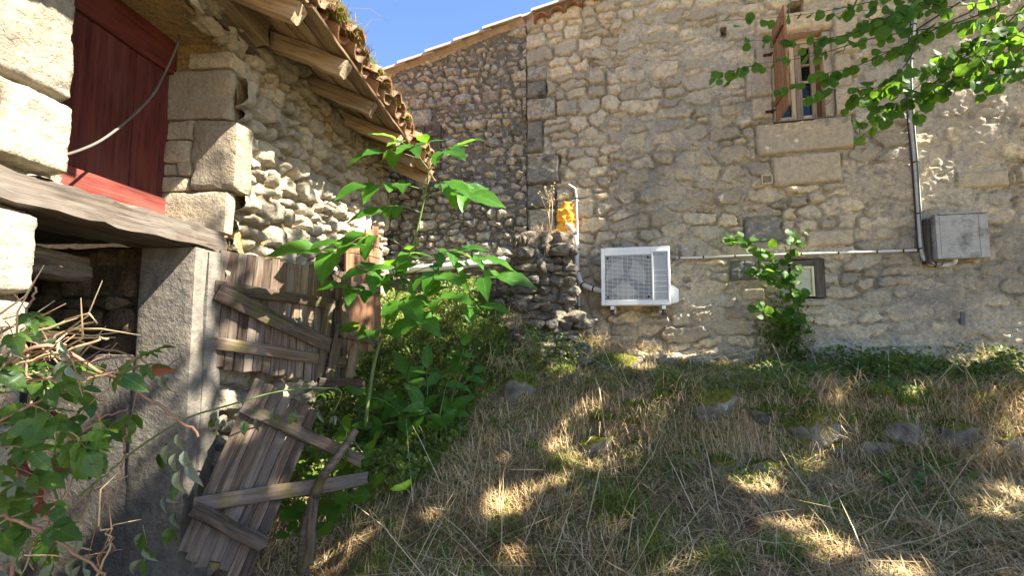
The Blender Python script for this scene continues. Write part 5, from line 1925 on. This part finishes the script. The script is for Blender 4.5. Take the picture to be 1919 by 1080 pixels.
if extra:
    Vs, Fs, off = [], [], 0
    for (p, dd, nn) in extra:
        V, F = leaf_mesh('round', int(LRG.integers(30, 34)), W=.98, fold=.15, curl=-.15, ns=5)
        M = frame(dd, z=nn, loc=p + rv(.016)) @ Matrix.Scale(LRG.uniform(.04, .085), 4)
        R = np.array(M)
        Vs.append(V @ R[:3, :3].T + R[:3, 3])
        Fs += [tuple(i + off for i in f) for f in F]
        off += len(V)
    tag(addc('twig_leaves', np.concatenate(Vs), Fs, M_LRED, tree), kind='stuff')

# ---------------------------------------------------------------- walnut sapling in the middle
sap = thing('walnut_sapling', 'tall bright green walnut sapling growing between the plank doors and the ruined stub', 'sapling', P(688, 760, 2.95))
stem = spline([P(684, 800, 2.97), P(700, 690, 2.96), P(720, 620, 2.95), P(748, 545, 2.93), P(775, 460, 2.92), P(796, 370, 2.9), P(808, 295, 2.88)], 6)
MB().tube(stem, [.013 - .009 * i / len(stem) for i in range(len(stem))], 8).build('stem', M_STEMG, sap, True)


def on_stem(f):
    return stem[min(int(f * (len(stem) - 1)), len(stem) - 1)]


for (f, tip, sz, pr_) in ((1.0, (838, 284, 2.72), .15, 1), (1.0, (800, 268, 2.78), .11, 1), (1.0, (770, 275, 2.7), .13, 1), (.98, (700, 285, 2.72), .16, 2), (.97, (745, 262, 2.75), .12, 0), (.95, (860, 275, 2.78), .15, 1),
                          (.88, (690, 350, 2.7), .18, 2), (.86, (880, 365, 2.75), .17, 2), (.84, (845, 345, 2.7), .14, 1), (.8, (720, 395, 2.75), .15, 1),
                          (.62, (640, 455, 2.62), .17, 2), (.6, (600, 470, 2.58), .20, 1), (.64, (690, 440, 2.62), .15, 1), (.6, (860, 470, 2.75), .15, 2), (.58, (905, 485, 2.8), .15, 2),
                          (.52, (930, 520, 2.75), .18, 2), (.5, (820, 520, 2.65), .16, 2), (.5, (690, 510, 2.7), .15, 2), (.46, (650, 540, 2.7), .14, 1), (.42, (760, 565, 2.6), .17, 2), (.42, (840, 560, 2.65), .16, 2),
                          (.38, (900, 575, 2.75), .17, 1), (.34, (790, 600, 2.6), .17, 1), (.28, (705, 620, 2.7), .15, 1), (.24, (668, 615, 2.8), .15, 1), (.55, (770, 470, 2.6), .13, 2), (.48, (735, 500, 2.65), .13, 2)):
    compound(sap, on_stem(f), P(*tip), LV_WAL, sz * 1.1, max(1, pr_) + (LRG.random() < .4), M_STEMG, droop=.03)
bush = thing('walnut_shoots', 'dark low walnut shoots with large drooping leaves on the shaded bank', 'shrub', gpt(820, 850))
b0_ = gpt(815, 845)
for (tip, sz, pr_) in (((760, 700, 3.5), .17, 2), ((800, 690, 3.5), .16, 2), ((850, 690, 3.55), .15, 2), ((890, 700, 3.6), .14, 2), ((730, 760, 3.4), .17, 2), ((790, 760, 3.35), .18, 2), ((850, 770, 3.4), .17, 2), ((830, 800, 3.3), .15, 1), ((770, 810, 3.3), .14, 1), ((905, 740, 3.55), .13, 1), ((870, 650, 3.6), .13, 2), ((700, 800, 3.3), .13, 1), ((680, 740, 3.3), .14, 2)):
    compound(bush, b0_ + Vector((LRG.uniform(-.12, .12), LRG.uniform(-.1, .1), 0)), P(*tip), LV_WAL, sz, pr_, M_STEMG, droop=.1, r=.004)
bs2 = thing('broadleaf_shoots', 'broad green leaves growing around the broken post of the fallen door', 'shrub', gpt(640, 990))
b1_ = gpt(645, 985)
for (tip, sz, pr_) in (((620, 950, 2.4), .12, 1), ((660, 930, 2.35), .12, 1), ((700, 905, 2.45), .09, 1), ((745, 910, 2.5), .11, 0), ((600, 900, 2.5), .11, 1), ((640, 870, 2.55), .11, 1), ((690, 850, 2.6), .09, 1), ((560, 960, 2.4), .1, 1), ((590, 830, 2.6), .1, 1), ((650, 810, 2.7), .1, 1), ((700, 830, 2.75), .08, 1), ((540, 1000, 2.3), .07, 1), ((610, 985, 2.3), .08, 1)):
    compound(bs2, b1_ + Vector((LRG.uniform(-.08, .05), LRG.uniform(-.05, .1), 0)), P(*tip), LV_RED, sz * .9, pr_, M_STEMG, droop=.05)

# sapling in front of the cellar window
sp2 = thing('window_sapling', 'thin sapling with round yellow green leaves growing in front of the cellar window', 'sapling', gpt(1485, 668))
gb = gpt(1488, 668)
stems2 = [[gb, wpt(1500, 600, .22), wpt(1478, 540, .26), wpt(1440, 480, .3), wpt(1395, 452, .32), wpt(1358, 443, .33)],
          [gb + Vector((.03, 0, 0)), wpt(1498, 600, .2), wpt(1488, 540, .25), wpt(1482, 480, .28), wpt(1486, 435, .3)],
          [gb, wpt(1495, 610, .25), wpt(1460, 590, .3), wpt(1415, 575, .33)],
          [wpt(1470, 525, .27), wpt(1440, 515, .3), wpt(1412, 510, .32)]]
for ss in stems2:
    sp = spline(ss, 6)
    MB().tube(sp, [.006 - .004 * i / len(sp) for i in range(len(sp))], 6).build('stem', M_TWIG, sp2, True)
    L = len(sp)
    for i in range(int(L * .3), L):
        for _ in range(3):
            dd = Vector((LRG.normal(0, .7), -.4, -.2)) + rv(.35)
            put_leaf(sp2, LV_RED, sp[i] + rv(.035), dd, Vector((0, -.8, .7)) + rv(.4), LRG.uniform(.045, .095))

# ---------------------------------------------------------------- brambles in the left foreground
br = thing('bramble_bush', 'tangled bramble bush with green and wilted leaves filling the lower left doorway', 'bush', (-1.25, 1.15, float(ground_z(-1.25, 1.15))))
canes = [([(-60, 730, 1.1), (60, 655, 1.15), (130, 662, 1.2), (240, 722, 1.25), (320, 775, 1.28), (376, 819, 1.3)], .0055, M_CANE),
         ([(-40, 720, 1.25), (60, 655, 1.27), (130, 620, 1.3), (188, 603, 1.32)], .0045, M_DRY), ([(-40, 700, 1.2), (40, 640, 1.22), (150, 594, 1.25)], .005, M_DRY),
         ([(238, 800, 1.25), (232, 850, 1.25), (224, 900, 1.24), (213, 945, 1.24)], .0028, M_CANE), ([(-30, 965, 1.05), (50, 985, 1.1), (110, 1015, 1.12), (190, 1075, 1.15), (215, 1100, 1.15)], .004, M_CANE),
         ([(-20, 800, 1.1), (90, 745, 1.15), (170, 710, 1.2), (250, 690, 1.25)], .004, M_CANE), ([(20, 1090, 1.15), (30, 900, 1.2), (55, 760, 1.2), (45, 640, 1.2)], .0045, M_CANE),
         ([(90, 1090, 1.2), (110, 980, 1.22), (95, 880, 1.22), (120, 780, 1.22)], .0035, M_STEMG), ([(180, 1090, 1.3), (205, 1020, 1.3), (195, 1000, 1.3)], .003, M_DRY), ([(-30, 640, 1.3), (40, 600, 1.32), (62, 560, 1.33), (66, 535, 1.35)], .004, M_CANE),
         ([(150, 640, 1.3), (240, 665, 1.32), (300, 690, 1.35), (340, 670, 1.4)], .003, M_CANE), ([(120, 880, 1.2), (180, 790, 1.24), (245, 770, 1.27)], .003, M_CANE), ([(55, 985, 1.5), (56, 720, 1.5), (58, 640, 1.5)], .002, M_STEMG),
         ([(0, 690, 1.2), (90, 670, 1.2), (180, 640, 1.22), (205, 632, 1.22)], .004, M_DRY), ([(180, 900, 1.7), (215, 870, 1.75), (240, 850, 1.8)], .004, M_DRY)]
for pts, r, mt in canes:
    sp = spline([P(*q_) for q_ in pts], 6)
    sp = [p + rv(.003) for p in sp]
    MB().tube(sp, [r * (1 - .4 * i / len(sp)) for i in range(len(sp))], 6).build('cane', mt, br, True)
reg = [((-20, 190, 680, 800), 22), ((0, 215, 760, 900), 17), ((-10, 130, 880, 1010), 15), ((215, 300, 650, 710), 5), ((0, 60, 585, 640), 4), ((60, 210, 680, 740), 6), ((20, 120, 960, 1060), 5), ((120, 200, 820, 880), 4), ((240, 300, 780, 830), 1)]
for (x0, x1, y0_, y1_), n in reg:
    for _ in range(n):
        px, py, yy = LRG.uniform(x0, x1), LRG.uniform(y0_, y1_), LRG.uniform(1.05, 1.32)
        c = P(px, py, yy)
        dd = Vector((LRG.uniform(-.4, 1), LRG.uniform(-.5, .3), LRG.uniform(-.6, .3))).normalized()
        st_ = c - dd * LRG.uniform(.05, .08) + Vector((0, 0, .01))
        if abs(px - 130) < 130 and LRG.random() < .15:
            continue
        compound(br, st_, c, LV_BRA, LRG.uniform(.042, .062), int(LRG.choice([1, 1, 2])), M_CANE, r=.0013, droop=.008, face=.5)
for (px, py, yy, s_) in ((338, 810, 1.3, .05), (322, 832, 1.3, .06), (345, 845, 1.3, .06), (350, 870, 1.3, .07), (338, 880, 1.3, .07), (330, 850, 1.29, .05), (312, 690, 1.36, .05), (305, 706, 1.36, .05), (318, 705, 1.36, .045)):
    put_leaf(br, LV_WIL, P(px, py, yy), Vector((LRG.normal(0, .4), -.2, -1)), Vector((0, -1, .1)) + rv(.4), s_, 'wilted_leaf')
for _ in range(34):
    x0, x1, y0_, y1_ = ((20, 150, 610, 700), (40, 190, 1000, 1075), (90, 170, 640, 700), (0, 60, 880, 920))[int(LRG.integers(4))]
    put_leaf(br, LV_WIL, P(LRG.uniform(x0, x1), LRG.uniform(y0_, y1_), LRG.uniform(1.1, 1.3)), Vector((LRG.normal(0, .7), -.3, -.9)), Vector((0, -1, .3)) + rv(.5), LRG.uniform(.035, .06), 'wilted_leaf')
for (px, py) in ((85, 768), (92, 775), (285, 690), (40, 860), (90, 870), (75, 940), (80, 905), (40, 872)):
    put_leaf(br, LV_BRO, P(px, py, 1.18), Vector((.6, -.3, -.5)) + rv(.3), Vector((0, -1, .4)) + rv(.4), .05, 'brown_leaf')
for k in range(46):                                          # tangle of dry twigs
    a_ = P(LRG.uniform(-30, 150), LRG.uniform(600, 720), LRG.uniform(1.12, 1.4))
    d_ = Vector((LRG.uniform(.3, 1), LRG.normal(0, .3), LRG.normal(.0, .35))).normalized() * LRG.uniform(.07, .2)
    MB().tube([a_, a_ + d_ * .5 + rv(.01), a_ + d_ + rv(.015)], [.0028, .0022, .001], 5).build('dry_twig', M_DRY if k % 3 else M_CANE, br, True)
for k in range(26):
    a_ = P(LRG.uniform(-20, 220), LRG.uniform(900, 1070), LRG.uniform(1.1, 1.4))
    d_ = Vector((LRG.normal(0, .6), LRG.normal(0, .3), LRG.normal(.0, .6))).normalized() * LRG.uniform(.06, .18)
    MB().tube([a_, a_ + d_ * .5 + rv(.01), a_ + d_ + rv(.015)], [.0022, .002, .001], 5).build('dry_twig', M_DRY if k % 2 else M_CANE, br, True)
vine = thing('wilting_vine', 'thin green vine with limp leaves trailing across the barn doorway to the fallen door', 'vine', P(180, 905, 1.75))
sp = spline([P(150, 930, 1.7), P(260, 840, 1.85), P(350, 785, 2.05), P(430, 760, 2.2), P(520, 735, 2.35), P(600, 728, 2.45), P(640, 735, 2.5), P(625, 775, 2.5)], 6)
MB().tube(sp, .0042, 6).build('stem', M_STEMG, vine, True)
for (px, py, yy) in ((405, 772, 2.17), (412, 785, 2.17), (460, 790, 2.25), (480, 785, 2.27), (515, 765, 2.33), (552, 770, 2.38), (310, 830, 1.95), (300, 850, 1.93), (325, 905, 2.0), (315, 930, 2.0), (330, 960, 2.0), (320, 990, 2.02), (270, 1000, 1.6), (275, 1025, 1.6), (268, 1050, 1.6), (625, 780, 2.5), (600, 770, 2.47)):
    for _ in range(2):
        put_leaf(vine, LV_WIL if LRG.random() < .6 else LV_BRA, P(px + LRG.normal(0, 3), py, yy), Vector((LRG.normal(0, .4), -.2, -1)), Vector((0, -1, .2)) + rv(.4), LRG.uniform(.045, .07), 'limp_leaf')
for pts in ([(300, 830, 1.95), (320, 880, 2.0), (325, 960, 2.02), (322, 1010, 2.02)], [(268, 985, 1.6), (275, 1030, 1.6), (262, 1075, 1.6)]):
    MB().tube(spline([P(*q_) for q_ in pts], 5), .002, 5).build('stem', M_STEMG, vine, True)

# seedlings and broad leaves standing in the yard
for lab, px, py, k, sz, ms in (('small bramble seedling with pale leaves in the dry grass below the mossy boulders', 1700, 925, 5, .055, LV_BRA), ('single bright seedling beside the broken post of the fallen door', 705, 1000, 2, .035, LV_RED),
                               ('cluster of small bramble leaves at the edge of the bank undergrowth', 800, 850, 5, .05, LV_BRA), ('low seedling in the straw below the ruined stub', 940, 815, 4, .04, LV_BRA),
                               ('weedy seedling near the small whitish stone', 1045, 800, 4, .035, LV_BRA), ('dark bramble runner leaves low on the right bank', 1790, 905, 4, .05, LV_BRA)):
    p = gpt(px, py)
    sd = thing('seedling', lab, 'seedling', p)
    for j in range(k):
        a_ = LRG.uniform(0, 6.28)
        compound(sd, p, p + Vector((math.cos(a_) * .09, math.sin(a_) * .06, LRG.uniform(.03, .09))), ms, sz, 1, M_STEMG, r=.0015, droop=.02)
# ---------------------------------------------------------------- ground cover, grass, straw
G = np.random.default_rng(1234)


def in_yard(x, y):
    """keeps plants off the walls"""
    wall = 5.32 - 0.2528 * x
    return (y < wall - 0.03) & (x > -1.68 + .0556 * y + 0.05)


def sample(n, x0, x1, y0, y1, dens=None):
    x, y = G.uniform(x0, x1, n), G.uniform(y0, y1, n)
    ok = in_yard(x, y)
    if dens is not None:
        ok &= G.random(n) < dens(x, y)
    return x[ok], y[ok]


green_f = lambda x, y: fbm2(x * 1.6 + 4, y * 1.6, 3, 201)
# matted dry straw
x, y = sample(165000, -1.4, 4.6, 1.5, 5.2, lambda x, y: np.clip(1.2 - .22 * (y - 2), .35, 1) * np.where((x < -.9 + (y - 2.7) * .6) & (y > 2.9), .12, 1) * np.clip(.62 + 1.2 * fbm2(x * 2.6, y * 2.6, 3, 77), .34, 1))
n = len(x)
clump = fbm2(x * 4.5, y * 4.5, 3, 78)
pos = np.stack([x, y, ground_z(x, y) + G.uniform(-.006, .02, n) + .02 * np.clip(clump, 0, 1)], -1)
pref = 2.6 + 2.2 * fbm2(x * 1.4, y * 1.4, 2, 90)
tone = np.clip(.42 + .6 * fbm2(x * 2.6, y * 2.6, 3, 91) + G.normal(0, .24, n), 0, 1)
tag(blades('dry_straw', pos, (.035 + .13 * G.random(n) ** 2), G.uniform(.003, .007, n), pref + G.normal(0, 2.2, n), G.uniform(1.0, 1.54, n), G.uniform(-.2, .6, n), tone, M_STRAW, True), 'matted dry straw coloured mown grass covering the yard', 'grass')
# tufts of dry standing grass and long stalks
V_ = []
x, y = sample(800, -.9, 4.6, 1.7, 5.0)
base = np.stack([x, y], -1)
tx = np.repeat(base, 14, 0) + G.normal(0, .022, (len(base) * 14, 2))
n = len(tx)
pos = np.stack([tx[:, 0], tx[:, 1], ground_z(tx[:, 0], tx[:, 1]) - .004], -1)
tag(blades('grass_tufts', pos, G.uniform(.06, .16, n), G.uniform(.002, .004, n), G.uniform(0, 6.28, n), G.uniform(.15, .9, n), G.uniform(.2, .9, n), np.clip(G.normal(.55, .2, n), 0, 1), M_STRAW, True), 'standing tufts of dry grass across the yard', 'grass')
x, y = sample(900, -.7, 4.4, 1.75, 5.0)
n = len(x)
pos = np.stack([x, y, ground_z(x, y) + .01], -1)
tag(blades('long_stalks', pos, G.uniform(.2, .7, n), G.uniform(.004, .0075, n), G.choice([2.7, 3.4, 0.3, -.4, 1.3], n) + G.normal(0, .35, n), G.uniform(.9, 1.52, n), G.uniform(0, .25, n), G.uniform(.55, 1, n), M_STRAW, True), 'long bent straw stalks lying over the mown grass', 'grass')
# green grass
x, y = sample(90000, -1.2, 4.6, 1.6, 5.1, lambda x, y: sstep(-.15, .35, green_f(x, y)) * .9 + .06 + .35 * (y > 3.5))
n = len(x)
pos = np.stack([x, y, ground_z(x, y) - .003], -1)
tag(blades('green_grass', pos, G.uniform(.02, .075, n), G.uniform(.003, .006, n), G.uniform(0, 6.28, n), G.uniform(.05, .8, n), G.uniform(.1, .9, n), np.clip(G.normal(.45, .28, n), 0, 1), M_GRASS, True), 'patches of short green grass in the dry yard', 'grass')
# greener tussocks at chosen places
tus = []
for px, py, k in ((1145, 950, 500), (1270, 880, 300), (1400, 900, 200), (1490, 880, 300), (950, 1010, 350), (1180, 960, 250), (1230, 1040, 350), (1640, 860, 300), (1600, 840, 250), (1850, 770, 500), (1760, 760, 400), (1450, 690, 400), (1380, 700, 300), (700, 1070, 250), (1050, 870, 250), (1480, 1040, 300), (1350, 1060, 300), (1560, 960, 200)):
    p = gpt(px, py)
    tus.append(np.stack([G.normal(p.x, .05, k), G.normal(p.y, .05, k)], -1))
tx = np.concatenate(tus)
ok = in_yard(tx[:, 0], tx[:, 1])
tx = tx[ok]
n = len(tx)
pos = np.stack([tx[:, 0], tx[:, 1], ground_z(tx[:, 0], tx[:, 1]) - .004], -1)
tag(blades('grass_tussocks', pos, G.uniform(.05, .15, n), G.uniform(.0025, .0045, n), G.uniform(0, 6.28, n), G.uniform(.05, .8, n), G.uniform(.3, 1.1, n), np.clip(G.normal(.6, .25, n), 0, 1), M_GRASS), 'yellow green grass tussocks', 'grass')
# leaf litter
x, y = sample(2600, -1.3, 4.4, 1.6, 5.0)
n = len(x)
pos = np.stack([x, y, ground_z(x, y) + G.uniform(.006, .02, n)], -1)
nr = G.normal(0, .35, (n, 3)) + np.array([0, 0, 1.0])
V, F, T = leafcloud(pos, G.uniform(.02, .05, n), nr, G.uniform(0, 7, n), G.random(n))
tag(add('leaf_litter', mesh_np('leaf_litter', V, F, T, False), M_LITTER), 'fallen dry leaves scattered over the yard', 'leaves', kind='stuff')
# bank of ivy and nettles between barn and ruined stub
n = 34000
x = G.uniform(-1.45, 0.35, n)
y = G.uniform(2.85, 5.65, n)
ok = in_yard(x, y) & (x < -.78 + (y - 2.7) * .6 + .12 * fbm2(y * 4, x * 4, 2, 9)) & ((x < -.02) | (y < 4.3)) & (G.random(n) < np.clip(1.25 - .5 * (x + .5), .25, 1))
x, y = x[ok], y[ok]
n = len(x)
hgt = .10 + .30 * np.clip(fbm2(x * 1.8, y * 1.8, 3, 140) + .35, 0, 1) * sstep(.2, -.3, x + .1 * (y - 4))
pos = np.stack([x, y, ground_z(x, y) + G.random(n) ** .7 * hgt + .01], -1)
nr = G.normal(0, .45, (n, 3)) + np.array([.05, -.45, .8])
V, F, T = leafcloud(pos, .014 + .036 * G.random(n) ** 2, nr, G.uniform(0, 7, n), np.clip(.42 + .4 * fbm2(x * 3, y * 3, 2, 150) + .3 * sstep(4.2, 5.0, y) + G.normal(0, .24, n), 0, 1))  # tint rises up the bank, painting its sunlit upper part
tag(add('bank_undergrowth', mesh_np('bank_undergrowth', V, F, T, False), M_LIVY), 'leafy green undergrowth covering the bank between barn and ruined stub', 'undergrowth', kind='stuff')
# ivy and weeds along the wall foot
px_ = np.linspace(1430, 1919, 40)
lo_ = np.array([tuple(gpt(q_, 712))[:2] for q_ in px_])
hi_ = np.array([(q2.x, 5.32 - .2528 * q2.x - .05) for q2 in (wpt(q_, 660) for q_ in px_)])
f_, g_ = G.uniform(0, 39, 14000), 1 - G.random(14000)[:, None] ** 1.5
i_ = f_.astype(int)
tx = lo_[i_] * (1 - g_) + hi_[i_] * g_ + G.normal(0, .07, (14000, 2))
w_ = np.clip(.5 + .9 * fbm2(tx[:, 0] * 1.6, tx[:, 1] * 1.6, 2, 160), .05, 1)
tx = tx[in_yard(tx[:, 0], tx[:, 1]) & (G.random(len(tx)) < w_)]
n = len(tx)
pos = np.stack([tx[:, 0], tx[:, 1], ground_z(tx[:, 0], tx[:, 1]) + G.random(n) ** 1.3 * (.06 + .26 * sstep(2.0, 3.2, tx[:, 0]) * np.clip(fbm2(tx[:, 0] * 2, tx[:, 1], 2, 161) + .5, .1, 1)) + .01], -1)
V, F, T = leafcloud(pos, G.uniform(.018, .045, n), G.normal(0, .45, (n, 3)) + np.array([.05, -.5, .8]), G.uniform(0, 7, n), np.clip(G.normal(.25, .25, n), 0, 1))
tag(add('wall_foot_weeds', mesh_np('wall_foot_weeds', V, F, T, False), M_LIVY), 'ivy and bramble leaves trailing along the foot of the house wall', 'weeds', kind='stuff')
# weeds climbing over the foot of the ruined stub
n = 5200
x = G.normal(.12, .3, n)
y = G.normal(4.25, .16, n)
z = np.maximum(ground_z(x, y), -.5 + 0 * x) + G.random(n) ** 1.6 * .32
ok = (x > -.6) & (x < .8) & (fbm2(x * 4, z * 4, 3, 181) > -.1)
pos = np.stack([x, y, z], -1)[ok]
n = len(pos)
V, F, T = leafcloud(pos, .010 + .024 * G.random(n) ** 2, G.normal(0, .5, (n, 3)) + np.array([.05, -.6, .7]), G.uniform(0, 7, n), np.clip(G.normal(.5, .28, n), 0, 1))
tag(add('ruin_weeds', mesh_np('ruin_weeds', V, F, T, False), M_LIVY), 'small weeds covering the foot of the ruined stub', 'weeds', kind='stuff')
# shrub at the foot of the window sapling
c = gpt(1480, 668)
n = 2800
d = G.normal(0, 1, (n, 3)) * np.array([.10, .07, .19])
pos = np.array([c.x - .04, c.y - .02, c.z + .2]) + d
V, F, T = leafcloud(pos, G.uniform(.015, .035, n), G.normal(0, .5, (n, 3)) + np.array([0, -.5, .7]), G.uniform(0, 7, n), np.clip(G.normal(.3, .2, n), 0, 1))
tag(add('small_shrub', mesh_np('small_shrub', V, F, T, False), M_LIVY), 'small dark green shrub at the foot of the window sapling', 'shrub')
# weeds over the terrace drop
x = G.uniform(.5, 4.4, 26000)
y = 3.42 - .10 * (x - 1.3) + G.normal(0, .19, 26000)
ok = in_yard(x, y) & (fbm2(x * 3.2, y * 3.2, 3, 171) > -.08)
x, y = x[ok], y[ok]
n = len(x)
pos = np.stack([x, y, ground_z(x, y) + G.random(n) ** 1.5 * (.05 + .16 * np.clip(fbm2(x * 2.1, y * 2, 2, 172) + .3, 0, 1))], -1)
V, F, T = leafcloud(pos, .010 + .022 * G.random(n) ** 2, G.normal(0, .5, (n, 3)) + np.array([.05, -.45, .8]), G.uniform(0, 7, n), np.clip(G.normal(.45, .3, n), 0, 1))
tag(add('terrace_weeds', mesh_np('terrace_weeds', V, F, T, False), M_LIVY), 'small leaved weeds spilling over the rocky terrace edge', 'weeds', kind='stuff')
x = G.uniform(.55, 4.4, 7000)
y = 3.36 - .10 * (x - 1.3) + G.normal(0, .12, 7000)
ok = in_yard(x, y) & (fbm2(x * 2.7, y * 2.7, 3, 173) > -.02)
x, y = x[ok], y[ok]
n = len(x)
pos = np.stack([x, y, ground_z(x, y)], -1)
tag(blades('terrace_grass', pos, G.uniform(.08, .3, n), G.uniform(.003, .0055, n), G.normal(-1.57, 1.2, n), G.uniform(.2, 1.3, n), G.uniform(.2, 1.3, n), np.clip(G.normal(.55, .25, n), 0, 1), M_STRAW), 'long dry grass hanging over the rocky terrace edge', 'grass')
# stonecrop cushions on rocks, ruin foot and yard
cl = []
def cushion(p, rx, ry, rz, k):
    d = G.normal(0, 1, (k, 3))
    d /= np.linalg.norm(d, axis=1)[:, None]
    d[:, 2] = np.abs(d[:, 2])
    cl.append(np.array(p) + d * np.array([rx, ry, rz]) * G.uniform(.75, 1.0, k)[:, None])
for px, py, rx, rz, k in ((1130, 785, .09, .05, 700), (1060, 700, .10, .06, 600), (1010, 650, .12, .07, 700), (985, 610, .08, .06, 450), (1120, 720, .12, .04, 600), (1030, 680, .12, .05, 600), (1190, 760, .1, .03, 400), (1240, 745, .09, .03, 300), (1480, 800, .08, .05, 400), (1450, 770, .1, .04, 500), (1700, 760, .09, .08, 500), (1650, 740, .08, .06, 400), (1560, 1010, .06, .02, 250), (1530, 975, .05, .02, 200), (1000, 840, .07, .02, 250), (1180, 790, .08, .03, 300), (960, 600, .08, .09, 400), (1500, 745, .1, .06, 400)):
    p = gpt(px, py)
    cushion((p.x, p.y, p.z), rx, rx * .8, rz, k)
for (c, sq), k in zip(ROCKC, (150, 900, 350, 60, 0, 80, 350, 500, 250, 150) + tuple(60 + 20 * (i % 4) for i in range(13))):
    if k:
        cushion((c[0], c[1], c[2] + sq[2] * .25), sq[0] * .95, sq[1] * .9, sq[2] * .85, k)
pos = np.concatenate(cl)
n = len(pos)
tag(blades('stonecrop', pos - np.array([0, 0, .004]), G.uniform(.018, .045, n), G.uniform(.004, .009, n), G.uniform(0, 6.28, n), G.uniform(0, 1.1, n), G.uniform(-.3, .5, n), np.clip(G.normal(.42, .22, n) + (G.random(n) < .03) * .6, 0, 1), M_MOSSG), 'cushions of yellow green stonecrop and moss on rocks and the ruin foot', 'stonecrop', kind='stuff')
# dry grass hanging on the ruin and at the wall foot
pts = []
for px, py, yy, k in ((1030, 440, 4.85, 160), (1000, 455, 4.75, 120), (1060, 445, 4.9, 100), (1110, 640, 4.75, 260), (1140, 650, 4.75, 220), (1180, 650, 4.75, 160), (1090, 620, 4.8, 120), (960, 600, 4.3, 160), (990, 660, 4.1, 160), (1220, 660, 4.7, 100), (1440, 660, 4.4, 160), (1860, 670, 4.1, 200), (1900, 690, 4.0, 160), (1790, 690, 4.05, 160), (1290, 740, 3.6, 150), (1520, 790, 3.4, 200), (1660, 800, 3.4, 220), (1750, 830, 3.1, 200), (1420, 780, 3.4, 200), (1350, 800, 3.3, 150), (1860, 850, 3.0, 200), (940, 680, 3.9, 150)):
    p = P(px, py, yy)
    pts.append(np.array(p) + G.normal(0, 1, (k, 3)) * np.array([.09, .05, .02]))
pos = np.concatenate(pts)
n = len(pos)
tag(blades('dead_grass', pos, G.uniform(.06, .24, n), G.uniform(.002, .004, n), G.uniform(0, 6.28, n), G.uniform(.2, 1.9, n), G.uniform(.2, 1.2, n), np.clip(G.normal(.6, .22, n), 0, 1), M_STRAW), 'dead straw coloured grass on the ruined stub, the rocks and the wall foot', 'grass', kind='stuff')
# dried umbel on the ruin top
um = thing('dried_umbel', 'dried brown flower stalk standing on top of the ruined stub', 'dry plant', P(1032, 440, 4.85))
for k, (px, py) in enumerate(((1030, 375), (1036, 378), (1027, 395))):
    a, b = P(1031 + 2 * k, 442, 4.85), P(px, py, 4.85)
    MB().tube([a, a.lerp(b, .5) + rv(.004), b], [.004, .0035, .003], 5).build('stalk', M_DRY, um, True)
    for j in range(7):
        e = b + Vector((LRG.normal(0, .07), LRG.normal(0, .05), LRG.uniform(.05, .16)))
        MB().tube([b, b.lerp(e, .5) + Vector((0, 0, -.012)), e], [.0022, .0018, .0014], 4).build('ray', M_DRY, um, True)
        V, F = lump(e, .010, 700 + j, .3, 2, 1)
        addc('seed_head', V, F, M_DRY, um)
# plants rooting along the barn eave
pos, az, ln, tn = [], [], [], []
for k in range(4200):
    s_ = G.choice([2.55, 2.7, 2.85, 3.1, 3.35, 3.6, 4.0, 4.6, 5.0]) + G.normal(0, .1)
    o_ = G.uniform(.30, .58)
    pos.append(tuple(BX(s_, o_, roof_z(o_, .20 + G.uniform(0, .09)))))
pos = np.array(pos)
n = len(pos)
tag(blades('eave_plants', pos, G.uniform(.02, .08, n), G.uniform(.003, .007, n), G.uniform(0, 6.28, n), G.uniform(.1, 2.2, n), G.uniform(-.4, .8, n), np.where(G.random(n) < .5, G.uniform(.93, 1, n), G.uniform(0, .5, n)), M_MOSSG), 'stonecrop and dry weeds rooting in the barn eave tiles', 'weeds', kind='stuff')
pos = np.array([tuple(BX(s_, .5, roof_z(.5, .28))) for s_ in (2.6, 2.7, 3.0, 3.9, 3.95, 4.0, 4.1, 4.2, 4.3)])
n = len(pos)
tag(blades('eave_stalks', pos, G.uniform(.25, .45, n), np.full(n, .004), G.uniform(-.8, .8, n), G.uniform(.3, 1.0, n), G.uniform(.3, .9, n), np.full(n, .1), M_STRAW), 'wiry dry stalks sticking out over the barn eave', 'weeds', kind='stuff')

# ---------------------------------------------------------------- lift everything to eye height
for o in list(COL.objects):
    if o.parent is None and o.type in {'MESH', 'EMPTY', 'FONT', 'CURVE'}:
        o.location.z += EYE
